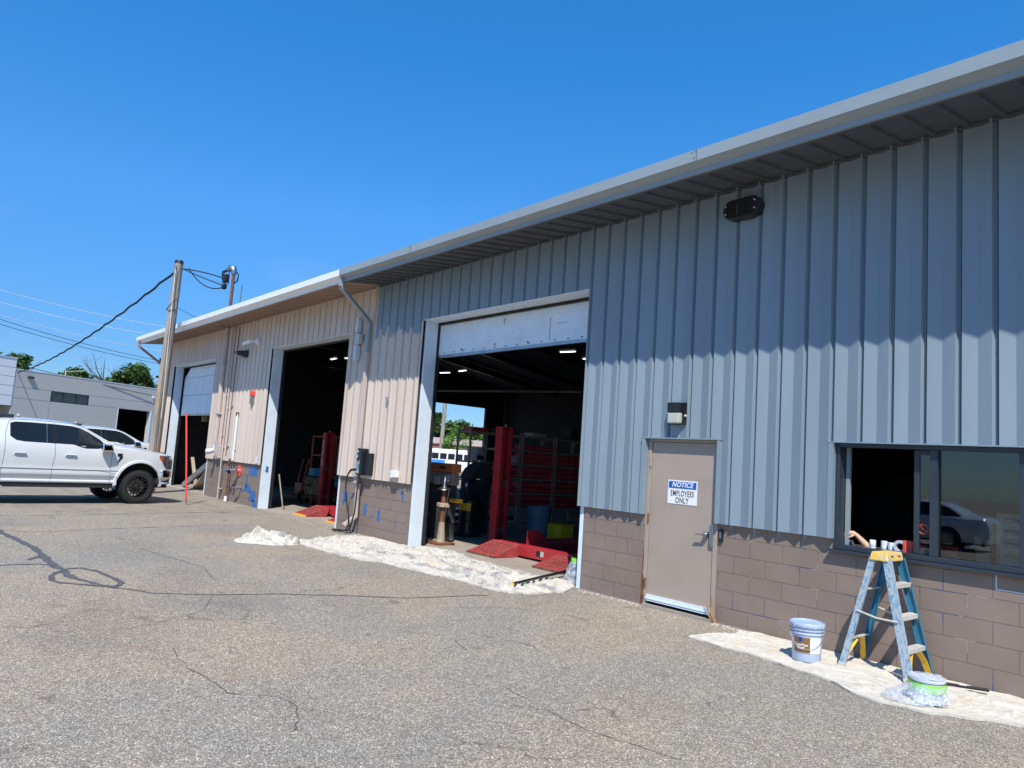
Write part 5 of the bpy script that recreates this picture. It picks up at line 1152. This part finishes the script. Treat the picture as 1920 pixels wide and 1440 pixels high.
# ---------------------------------------------------------------- things on the window sill
SZ = 1.10
for i, (x, r_, h_, mt, lb, y) in enumerate(((-3.40,.030,.085,'whiteplastic','leftmost small white tin on the window sill',.19), (-3.305,.031,.085,'greyplastic','grey white tin second from the left on the sill',.24),
                                    (-3.225,.034,.078,'greyplastic','wider pale tin right of the two small tins on the sill',.22))):
    t = thing('paint_tin', lb, 'tin', (x, y, SZ), 0, 'tins on the window sill')
    MB().lathe((x, y, SZ), [(0,0),(r_,0),(r_,h_),(r_*.94,h_+.003),(r_*.9,h_-.004),(0,h_-.004)], 24).build('can', M[mt], t, smooth=40)
    MB().lathe((x, y, SZ), [(r_+.001,.02),(r_+.001,h_*.55)], 24).build('label', M['greyplastic'] if mt == 'whiteplastic' else M['whiteplastic'], t, smooth=40)
t = thing('tape_roll', 'pale tape roll standing on edge right of the sill tins', 'tape', (-3.13, .2, SZ))
MB().lathe((-3.13, .20, SZ+.055), [(.036,-.025),(.062,-.025),(.062,.025),(.036,.025),(.036,-.025)], 28, 'y').build('roll', M['greyplastic'], t, smooth=40)
for x0, x1, h_, lb, y in ((-3.085,-2.99,.125,'red carton left of the sliding sash',.14), (-2.965,-2.865,.10,'red carton seen through the narrow sash glass',.16), (-2.76,-2.60,.12,'larger red carton behind the big pane',.18)):
    t = thing('red_carton', lb, 'box', ((x0+x1)/2, y, SZ), 0, 'red cartons on the window sill')
    MB().box(x0, x1, y, y+.10, SZ, SZ+h_).build('carton', M['redp'], t, bevel=.003); MB().box(x0+.02, x0+.03, y-.001, y, SZ, SZ+h_).build('stripe', M['orange'], t)
t = thing('card_piece', 'torn brown card standing behind the big window pane', 'card', (-2.38, .13, SZ))
MB().prism([(-2.43,SZ),(-2.32,SZ),(-2.318,SZ+.22),(-2.35,SZ+.22),(-2.355,SZ+.15),(-2.39,SZ+.14),(-2.40,SZ+.24),(-2.45,SZ+.245),(-2.44,SZ+.1)], 'y', .13, .134).build('card', M['card'], t)
t = thing('parts_display', 'yellow edged board of grey clips standing at the right of the window', 'display', (-2.2, .2, SZ))
MB().box(-2.27, -2.02, .20, .21, SZ, SZ+.46).build('board', M['greyplastic'], t); MB().box(-2.285, -2.27, .19, .212, SZ, SZ+.46).box(-2.285, -2.02, .19, .212, SZ+.46, SZ+.475).build('edge', M['yellow'], t)
for i in range(7):
    z_ = SZ+.42-.055*i; x_ = -2.22+.02*(i%2)
    MB().tube([(x_,.185,z_),(x_+.03,.17,z_+.015),(x_+.09,.17,z_+.01),(x_+.12,.185,z_-.01)], .014, 6).build('clip', M['whiteplastic'] if i%2 else M['steel'], t, smooth=50)
t = thing('coil_hose', 'pale ribbed hose piece behind the big window pane', 'hose', (-2.5,.2,SZ+.1))
MB().tube([(-2.57+.004*k, .26, SZ+.12+.0012*k) for k in range(30)], [.012 if k%2 else .016 for k in range(30)], 8).build('hose', M['whiteplastic'], t)
t = thing('no_smoking_sticker', 'faint red crossed circle sticker on the narrow sash glass', 'sticker', (-2.865,.058,1.35))
MB().tube([(-2.865+.045*math.cos(a*math.pi/12), .0585, 1.36+.045*math.sin(a*math.pi/12)) for a in range(25)], .003, 4).bar((-2.895,.0585,1.39), (-2.835,.0585,1.33), .005, .002).build('sign_mark', M['redp'], t)
# hand reaching over the sill
m = MB(); W1 = Vector((-3.555,.15,1.225)); E1 = Vector((-3.41,.22,1.06)); E2 = Vector((-3.30,.30,.90))
m.tube([E2, E1.lerp(E2,.3), E1, E1.lerp(W1,.5), W1.lerp(E1,.12), W1], [.045,.042,.037,.033,.024,.022], 14)
K = W1+Vector((-.055,-.012,.006)); m.tube([W1, W1.lerp(K,.5)+Vector((0,0,.006)), K, K+Vector((-.02,-.005,-.008))], [.022,.027,.028,.02], 12)
for i, (dy, ln) in enumerate(((-.027,.032),(-.009,.037),(.009,.035),(.026,.028))):
    a = K+Vector((-.008,dy,.002)); b = a+Vector((-ln,-.002,-.010)); c = b+Vector((-ln*.55,0,-.024)); e = c+Vector((ln*.1,0,-.022)); m.tube([a,b,c,e], [.0095,.009,.0082,.0072], 8)
a = W1+Vector((-.015,-.02,-.008)); m.tube([a, a+Vector((-.022,-.022,-.018)), a+Vector((-.05,-.024,-.032)), a+Vector((-.066,-.018,-.038))], [.012,.011,.0095,.008], 8)
t = thing('person', 'bare forearm and bent hand reaching over the open window sill', 'person', tuple(E1))
o = m.build('arm', M['skin'], t, smooth=80); rm = o.modifiers.new('r', 'REMESH'); rm.mode = 'VOXEL'; rm.voxel_size = .003; rm.use_smooth_shade = True
sm_ = o.modifiers.new('s', 'SMOOTH'); sm_.iterations = 4
t = thing('hand_tool', 'black and teal tool gripped under the bent hand on the sill', 'tool', (-3.63,.14,SZ))
MB().tube([(-3.60,.145,1.185),(-3.655,.14,1.195),(-3.69,.13,1.16),(-3.69,.13,1.105)], [.018,.022,.02,.018], 10).build('grip', M['black'], t, smooth=50)
MB().box(-3.70,-3.665,.10,.15,1.16,1.185).build('teal_collar', M['teal'], t, bevel=.005); MB().tube([(-3.65,.13,1.16),(-3.58,.12,1.155),(-3.56,.12,1.11)], .008, 8).build('trigger_arm', M['steel'], t); MB().box(-3.68,-3.57,.11,.17,SZ,SZ+.035).build('base', M['black'], t, bevel=.006)
# office interior hint
t = thing('office_cabinet', 'dark cabinet standing deep inside the office', 'cabinet', (-4.5,3.5,0)); MB().box(-5.2,-4.2,3.2,3.8,.012,1.9).build('carcass', M['dark'], t); MB().box(-5.15,-4.72,3.185,3.2,.1,1.85).box(-4.69,-4.25,3.185,3.2,.1,1.85).build('door', M['anod'], t)

# ---------------------------------------------------------------- inside the bays
def lift_post(x, y, h, label, text=False, face=-1):
    t = thing('lift_post', label, 'lift post', (x, y, .012), 0, 'red lift posts')
    # channel section opening towards +x
    MB().box(x-.17, x-.155, y-.14, y+.16, .012, h).box(x-.155, x+.02, y-.14, y-.125, .012, h).box(x-.155, x+.02, y+.145, y+.16, .012, h).box(x+.02, x+.035, y-.14, y-.06, .012, h).box(x+.02, x+.035, y+.08, y+.16, .012, h).build('column', M['liftred'], t, bevel=.003)
    MB().box(x-.26, x+.14, y-.26, y+.26, .013, .035).build('base_plate', M['liftred'], t); MB().box(x-.17, x+.035, y-.14, y+.16, h, h+.02).build('top_plate', M['liftred'], t)
    MB().tube([(x-.06,y+.01,.05),(x-.06,y+.01,h+.02)], .012, 6).build('lift_cable', M['steel'], t); MB().cyl((x-.03,y,h+.02), (x-.03,y,h+.07), .018, n=10).build('bolt', M['steel'], t)
    for zz in (.25, h*.5): MB().box(x-.02, x+.02, y-.06, y+.08, zz, zz+.12).build('latch', M['dark'], t)
    if text:
        tx = text_mesh('ROTARY LIFT', .125, .001, .004, 0, 1.0); place(tx, (x-.07, y-.143, h-.60), (0,0,-1), (1,0,0), (0,-1,0)); tx.build('lettering', M['whiteplastic'], t)
    return t
lift_post(-11.70, 2.05, 2.42, 'tall red lift post at the left of the right bay')
lift_post(-20.15, 2.25, 2.19, 'red lift post with white lettering in the middle bay', True)
def lift_deck(name, label, X, y0, h, beam_x0, beam_x1, by, yellow):
    t = thing(name, label, 'vehicle lift', (sum(X)/len(X), y0, .012), 0, 'vehicle lift decks')
    for x0, x1 in zip(X[::2], X[1::2]):
        MB().add([(x0,y0,.02),(x1,y0,.02),(x1,y0+.62,h),(x0,y0+.62,h),(x0,y0,.045),(x1,y0,.045),(x1,y0+.62,h+.03),(x0,y0+.62,h+.03),(x0,y0+.55,.02),(x1,y0+.55,.02)],
                 [(4,5,6,7),(0,1,5,4),(0,4,7,3),(1,2,6,5),(3,7,6,2),(0,3,8),(1,9,2),(8,3,2,9)]).build('ramp', M['rampred'], t)
        m = MB()
        for k in range(6): m.obox(((x0+x1)/2, y0+.10+.08*k, .045+(h-.015)*(.10+.08*k)/.62+.006), (1,0,0), (0,.93,.36), (0,-.36,.93), (x1-x0)*.8, .012, .008)
        m.build('tread', M['rust'], t)
        MB().box(x0, x1, y0-.015, y0+.02, .013, .05).build('toe_strip', M['yellow'] if yellow else M['rust'], t)
        MB().box(x0, x1, y0+.64, y0+5.2, h-.14, h+.02).build('runway', M['liftred'], t, bevel=.01)
    b = MB().box(beam_x0, beam_x1, by, by+.18, .05, .25).build('cross_beam', M['liftred'], t, bevel=.008)
    MB().prism([(by+.18,.05),(by+.9,.05),(by+.9,.12),(by+.45,.5),(by+.18,.5)], 'x', beam_x0+.0, beam_x0+.02).build('gusset', M['liftred'], t)
    return b
b = lift_deck('vehicle_lift', 'red four post lift deck with two ramps on the right bay slab', [-10.92,-10.12,-9.1,-8.35], .66, .21, -10.10, -7.6, 1.20, False)
MB().box(-9.62,-9.52, 1.195,1.199,.11,.20).build('warning_label', M['black'], b); MB().box(-9.51,-9.43, 1.195,1.199,.11,.20).build('warning_label', M['lens'], b)
b = lift_deck('vehicle_lift', 'dull red lift deck with yellow toe strips in the middle bay', [-17.95,-17.2,-16.1,-15.35], .36, .22, -17.15, -15.1, 1.0, True)
# shelving row facing the camera (face towards +x)
SX = -14.0
for i, (y0, y1) in enumerate(((2.86,3.72), (3.76,4.50), (4.55,5.68), (5.73,6.85), (6.9,8.1))):
    lab = ['open steel rack end against the daylight of the far opening', 'steel rack directly behind the tall red lift post', 'steel rack full of red bins right of the lift post', 'second steel rack of red bins, next to the trash barrel', 'last steel rack of red bins in the dark'][i]
    t = thing('shelf_unit', lab, 'shelf', (SX, y0, .012), 0, 'steel racks inside the right bay')
    for yy in (y0, y1-.04):
        for xx in (SX-.5, SX): MB().box(xx-.04, xx, yy, yy+.04, .012, 2.45).build('upright', M['shelf'], t)
    for z in ((.22, .60, .95, 1.68, 2.40) if i == 0 else (.22, .60, .95, 1.32, 1.68, 2.03, 2.40)): MB().box(SX-.54, SX+.004, y0+.04, y1-.04, z-.045, z).build('shelf', M['shelf'], t)
bin_proto = None
rr = random.Random(3)
def bin_at(y, z):
    global bin_proto
    if bin_proto is None:
        t = thing('parts_bin', 'red plastic parts bin with pale pull tabs on the dark steel racks', 'bin', (SX, y, z), 0, 'red bins on the steel racks', local=True)
        MB().add([(-.45,0,0),(-.02,0,0),(-.02,.26,0),(-.45,.26,0),(-.45,0,.13),(.0,0,.13),(.0,.26,.13),(-.45,.26,.13),(-.43,.012,.131),(-.02,.012,.131)], [(0,3,2,1),(4,5,6,7),(0,1,5,4),(1,2,6,5),(2,3,7,6),(3,0,4,7)]).build('tray', M['darkred'], t, bevel=.006)
        MB().box(.0, .006, .03, .038, .05, .085).build('tab', M['slot'], t); MB().box(.0, .006, .19, .198, .05, .085).build('tab', M['slot'], t); MB().box(.0, .004, .09, .14, .05, .058).build('card_slot', M['slot'], t)
        bin_proto = t; return t
    c = copy_tree(bin_proto); c.location = (SX-.01+rr.uniform(-.02,.01), y, z); return c
def bins(y0, n, z, rows=2):
    for r_ in range(rows):
        for k in range(n): bin_at(y0+k*.268, z+r_*.145)
for z in (.61,.96,1.33,1.69): bins(4.63, 4, z, 2)
bins(4.63, 4, .23, 2) if False else None
bins(4.63, 4, 2.035, 1)
for z in (.61,.96,1.33,1.69): bins(5.81, 4, z-.0, 2)
for z in (.61,.96,1.33): bins(6.98, 4, z, 2)
bins(3.82, 2, .61, 2); bins(3.95, 2, 1.33, 2); bins(3.95, 2, .96, 1)
bins(2.95, 2, .61, 1)
for nm, lb, y, z, w_, h_, mt in (('cardboard_box','brown box on the upper rack shelf right of the lift post',3.98,1.69,.22,.22,'card'), ('small_carton','pale carton beside the brown box on the upper rack shelf',4.24,1.69,.2,.16,'greyplastic'), ('long_box','pale rolled box on the top shelf above the red bins',4.9,2.405,.5,.08,'lens'),
                         ('dark_crate','dark crate on top of the racks behind the post',3.8,2.405,.5,.12,'dark'), ('red_crate','dim red crate on top of the rightmost rack',6.3,2.405,.4,.30,'dark'), ('toolbox','dark red toolbox on top of the open rack end',2.95,2.405,.5,.08,'darkred')):
    t = thing(nm, lb, 'box', (SX-.2, y, z)); MB().box(SX-.40, SX-.05, y, y+w_, z+.001, z+h_).build('box', M[mt], t, bevel=.006); MB().box(SX-.41, SX-.04, y-.005, y+w_+.005, z+h_, z+h_+.015).build('lid', M[mt], t, bevel=.004)
t = thing('grey_pail', 'pale grey plastic pail on the open rack end', 'pail', (SX-.25, 3.2, 1.685))
MB().lathe((SX-.22, 3.20, 1.685), [(0,0),(.16,0),(.20,.30),(.215,.30),(.215,.33),(.19,.33),(.17,.02)], 24).build('pail', M['greyplastic'], t, smooth=40); MB().box(SX-.02,SX-.012,3.12,3.30,1.72,1.82).build('label', M['black'], t)
t = thing('machine_head', 'dark hunched machine on the lower open rack end', 'machine', (SX, 2.3, .012))
MB().prism([(2.55,1.25),(3.3,1.30),(3.25,1.5),(3.1,1.64),(2.9,1.64),(2.7,1.50)], 'x', SX+.05, SX+.5).build('hood', M['dark'], t, bevel=.04); MB().box(SX+.1, SX+.45, 2.6, 3.2, .013, 1.25).build('cabinet', M['dark'], t, bevel=.01)
MB().cyl((SX+.5,2.55,1.12), (SX+.56,2.55,1.12), .10, n=18).build('dial', M['steel'], t); MB().bar((SX+.52,2.8,.9), (SX+.6,3.05,1.3), .05, .02).build('lever', M['steel'], t)
m = MB()
for k in range(7): m.tube([(SX+.5, 2.3+.12*k, .5), (SX+.62, 2.32+.12*k, .75+.05*math.sin(k*2)), (SX+.55, 2.25+.12*k, 1.0)], .016, 6)
m.build('hose', M['black'], t, smooth=50)
t = thing('trash_barrel', 'blue grey plastic trash barrel in front of the red bins', 'trash barrel', (-12.7, 4.05, .012)); tx_, ty_ = -12.75, 4.10
MB().lathe((tx_, ty_, .013), [(0,0),(.22,0),(.24,.03),(.275,.66),(.295,.67),(.295,.72),(.27,.72),(.25,.1)], 28).build('barrel', M['bluebin'], t, smooth=40)
for a in (0, 3.14): MB().tube([(tx_+.29*math.cos(a), ty_+.29*math.sin(a)-.06, .62), (tx_+.33*math.cos(a), ty_+.33*math.sin(a), .60), (tx_+.29*math.cos(a), ty_+.29*math.sin(a)+.06, .62)], .014, 6).build('handle', M['bluebin'], t)
t = thing('yellow_crate', 'ribbed yellow plastic crate right of the trash barrel', 'crate', (-12.3, 4.6, .012))
MB().box(-12.62,-12.10,4.20,4.62,.013,.36).build('body', M['yellow'], t, bevel=.012)
m = MB()
for k in range(6): m.box(-12.61+.09*k, -12.575+.09*k, 4.178, 4.20, .03, .35)
for k in range(5): m.box(-12.10, -12.08, 4.22+.085*k, 4.255+.085*k, .03, .35)
m.build('rib', M['yellow'], t, bevel=.004)
# machine with orange lid, and vice stand, at the left jamb
t = thing('orange_lid_machine', 'workshop machine with an orange lid and grey body at the left jamb', 'machine', (-12.6, 1.4, .012))
MB().box(-13.15,-12.25,1.15,1.38,1.42,1.60).build('orange_lid', M['orange'], t, bevel=.02); MB().box(-12.72,-12.50,1.138,1.15,1.48,1.54).build('handle', M['rust'], t, bevel=.004)
MB().box(-13.1,-12.28,1.17,1.37,1.16,1.415).build('grey_body', M['shelf'], t, bevel=.02); MB().box(-12.9,-12.7,1.155,1.17,1.15,1.32).box(-12.52,-12.36,1.155,1.17,1.22,1.36).build('panel', M['greyplastic'], t)
MB().box(-13.1,-12.35,1.22,1.37,.013,1.155).build('cabinet', M['dark'], t); MB().box(-12.62,-12.25,1.2,1.30,.05,.40).build('tray', M['steel'], t, bevel=.005)
MB().box(-12.3,-12.02,1.16,1.3,.82,.90).build('amber_tray', M['yellow'], t, bevel=.01)
MB().tube([(-12.3,1.14,1.1),(-12.32,1.12,.8),(-12.36,1.12,.45),(-12.38,1.1,.1)], .014, 8).build('hose', M['steel'], t, smooth=40)
t = thing('tire_stand', 'brown pedestal stand with a clamp head on a rusty base plate', 'stand', (-12.0, .84, .012)); vx, vy = -12.02, .82
MB().box(vx-.22, vx+.22, vy-.2, vy+.2, .013, .06).build('base', M['rust'], t, bevel=.008)
MB().tube([(vx,vy,.06),(vx,vy,.12),(vx,vy,.45)], [.10,.085,.06], 16).build('sleeve', M['shelf'], t, smooth=40); MB().tube([(vx,vy,.45),(vx,vy,1.15)], .048, 14).build('column', M['rust'], t, smooth=40)
MB().cyl((vx,vy,.74), (vx,vy,.82), .11, n=16).box(vx-.16,vx-.08,vy-.05,vy+.05,.74,.82).box(vx+.08,vx+.17,vy-.04,vy+.04,.74,.80).build('collar', M['shelf'], t, bevel=.008, smooth=40)
MB().lathe((vx, vy, 1.08), [(.14,0),(.12,.03),(.05,.06),(.045,.16),(.03,.20),(.015,.26),(0,.27)], 18).build('cone', M['steel'], t, smooth=40); MB().bar((vx,vy,1.22),(vx+.13,vy-.03,1.26),.03,.02).build('lever', M['steel'], t)
t = thing('oil_drum', 'black drum with a yellow label behind the clamp stand', 'drum', (-13.2, 2.3, .012)); MB().lathe((-13.2, 2.35, .05), [(0,0),(.22,0),(.22,.30),(.228,.31),(.22,.32),(.22,.75),(.2,.76),(0,.74)], 26).build('drum', M['black'], t, smooth=35)
MB().grid(lambda u, v: (-13.2+.224*math.cos(-1.9+1.5*u), 2.35+.224*math.sin(-1.9+1.5*u), .58+.16*v), 10, 1).build('label', M['yellow'], t); MB().box(-13.45,-12.95,2.1,2.6,.013,.049).build('dolly', M['blackmat'], t)
t = thing('door_chain', 'thin hoist chain hanging inside the right bay', 'chain', (-11.3,1.2,3)); MB().tube([(-13.2,3.2,2.5),(-13.2,3.2,5.2)], .008, 5).build('chain', M['dark'], t)
# middle bay
t = thing('scissor_platform', 'orange scissor lift platform behind the lettered post', 'scissor lift', (-22, 3, .012))
oc = M['orange']; X0, X1, Y0, Y1 = -22.2, -20.6, 2.7, 4.2
for x, y in ((X0,Y0),(X1,Y0),(X0,Y1),(X1,Y1)): MB().tube([(x,y,.9),(x,y,2.1)], .035, 8).build('guard_post', oc, t)
for z in (1.5, 2.1):
    for a, b_ in (((X0,Y0,z),(X1,Y0,z)),((X1,Y0,z),(X1,Y1,z)),((X0,Y1,z),(X1,Y1,z)),((X0,Y0,z),(X0,Y1,z))): MB().tube([a, b_], .028, 8).build('guard_rail', oc, t)
MB().box(X0-.05, X1+.05, Y0-.05, Y1+.05, .82, .92).build('deck', M['shelf'], t); MB().box(X0, X1, Y0, Y1, .25, .5).build('chassis', M['darkred'], t, bevel=.02)
for k in range(3):
    zz = .5+.1*k; MB().bar((X0+.1, Y0-.02, zz), (X1-.1, Y0-.02, zz+.12), .05, .03).bar((X1-.1, Y0+.04, zz), (X0+.1, Y0+.04, zz+.12), .05, .03).build('scissor_arm', M['dark'], t)
for x in (X0+.2, X1-.2): MB().cyl((x, Y0-.12, .22), (x, Y0+.05, .22), .20, n=20).build('wheel', M['blackmat'], t)
t = thing('engine_block', 'tan grimy engine block on a stand beside the lettered post', 'engine', (-20.9, 2.3, .012)); eb = splatter('engine_grime', (.30,.25,.12), (.04,.04,.035), 9, .5)
MB().box(-21.15,-20.62,2.05,2.45,.30,.85).box(-21.05,-20.7,1.98,2.05,.40,.75).build('block', eb, t, bevel=.03)
for k in range(4): MB().cyl((-21.05+.12*k, 1.96, .60), (-21.05+.12*k, 2.05, .60), .04, n=10).build('port', M['black'], t)
MB().box(-21.05,-20.75,2.1,2.4,.86,1.12).build('teal_head', M['teal'], t, bevel=.03); MB().box(-21.2,-20.6,2.0,2.5,.22,.29).box(-21.15,-21.08,2.05,2.12,.013,.22).box(-20.7,-20.63,2.05,2.12,.013,.22).build('stand', M['rust'], t)
t = thing('hand_truck', 'red and orange trolley with pneumatic wheel left of the engine block', 'trolley', (-22.0,2.3,.012))
MB().lathe((-21.35,2.1,.20), [(.10,-.05),(.19,-.06),(.21,0),(.19,.06),(.10,.05)], 22, 'y').build('wheel', M['blackmat'], t, smooth=50); MB().box(-22.1,-21.5,2.15,2.6,.22,.62).build('motor_cover', M['liftred'], t, bevel=.05)
for x in (-22.15,-21.75): MB().tube([(x,2.2,.2),(x+.02,2.4,1.35)], .022, 8).build('upright', oc, t)
MB().box(-22.9,-22.1,2.0,2.5,.14,.20).build('platform', M['card'], t)
t = thing('hose_reel', 'orange hose reel right of the lettered post', 'hose reel', (-19.0,2.6,.012)); MB().lathe((-19.15,2.5,.45), [(.10,-.12),(.26,-.12),(.27,0),(.26,.12),(.10,.12)], 26, 'y').build('reel', M['orange'], t, smooth=40); MB().box(-19.25,-19.05,2.4,2.6,.013,.2).build('foot', M['dark'], t)
for nm, lb, x0, x1, y0, y1, h_, mt in (('storage_cabinet','pale grey storage cabinet at the back of the middle bay',-26.2,-25.3,5.6,6.1,1.9,'shelf'), ('storage_cabinet','second storage cabinet at the back of the middle bay',-25.2,-24.3,5.6,6.1,1.9,'shelf'),
                               ('wooden_pallet_stack','stack of brown boxes behind the orange platform',-24.0,-22.7,4.9,5.6,1.6,'card'), ('red_tool_chest','red tool chest behind the lettered lift post',-19.6,-18.7,4.6,5.1,1.3,'liftred')):
    t = thing(nm, lb, 'cabinet', (x0, y0, .012)); MB().box(x0, x1, y0, y1, .013, h_).build('carcass', M[mt], t, bevel=.01)
    n = 5
    for k in range(n): MB().box(x0+.04, x1-.04, y0-.012, y0-.0, .08+k*(h_-.1)/n, .03+(k+1)*(h_-.1)/n).build('drawer_front', M[mt], t, bevel=.004)
t = thing('leaning_board', 'rust tinted board leaning inside the middle bay jamb', 'board', (-19.0,.5,.012)); MB().bar((-19.18,.60,.02), (-19.24,.42,.95), .12, .03).build('board', M['shelf'], t)
# left bay
t = thing('leaning_beam', 'pale beam leaning from the floor to the right jamb of the left bay', 'beam', (-25,1,.012)); MB().bar((-27.55,.42,.06), (-24.7,.33,.98), .10, .20).build('beam', M['steel'], t, bevel=.01)
t = thing('plow_frame', 'grey triangular frame behind the leaning beam', 'frame', (-25,1.6,.012)); MB().bar((-27.0,.7,.05), (-28.6,.95,1.05), .12, .05).bar((-26.4,.62,.05), (-25.2,.6,.7), .45, .06).build('frame', M['shelf'], t, bevel=.01)
t = thing('air_duct', 'pale tapered air duct hanging inside the left bay', 'duct', (-25.2,1.5,2.3)); MB().lathe((-25.3,1.6,1.75), [(.09,0),(.12,.05),(.28,.62),(.28,.68)], 20).build('cone', M['greyplastic'], t, smooth=40); MB().tube([(-27.75,1.0,2.4),(-27.75,1.0,2.6),(-28.4,1.3,2.75)], .14, 12).build('pipe', M['shelf'], t, smooth=40)
# lit ceiling fittings
lp_ = None
for i, (x, y, lb) in enumerate(((-22.3,8.5,'lit strip light at the left of the right bay opening'), (-23.6,8.6,'dimmer strip light beside the leftmost lit one'), (-15.4,8.2,'lit strip light at the right edge of the right bay'), (-15.1,7.0,'short lit strip light near the right jamb'), (-24.6,4.3,'left lit strip light in the middle bay'), (-23.7,4.5,'right lit strip light in the middle bay'))):
    if lp_ is None:
        t = lp_ = thing('strip_light', lb, 'ceiling light', (x,y,5.0), 0, 'strip lights under the roof', local=True)
        MB().box(-.28,.28,-.06,.06,.02,.08).build('housing', M['greyplastic'], t); MB().box(-.25,.25,-.035,.035,0,.018).build('tube', M['lamp'], t); MB().tube([(0,0,.08),(0,0,.5)], .008, 5).build('hanger', M['steel'], t)
    else: t = copy_tree(lp_); t.location = (x,y,5.0); t['label'] = lb
    t.rotation_euler = (0,0,R(12 if i%2 else -8))
t = thing('roof_pipe', 'long pale pipe hung under the roof near the far opening', 'pipe', (-24,8,4.2)); MB().tube([(-29.5,11.0,4.75),(-21,13.6,4.75)], .05, 8).build('pipe', M['greyplastic'], t); MB().tube([(-22.0,10.2,4.4),(-16.0,11.5,4.4)], .03, 8).build('branch_pipe', M['shelf'], t)
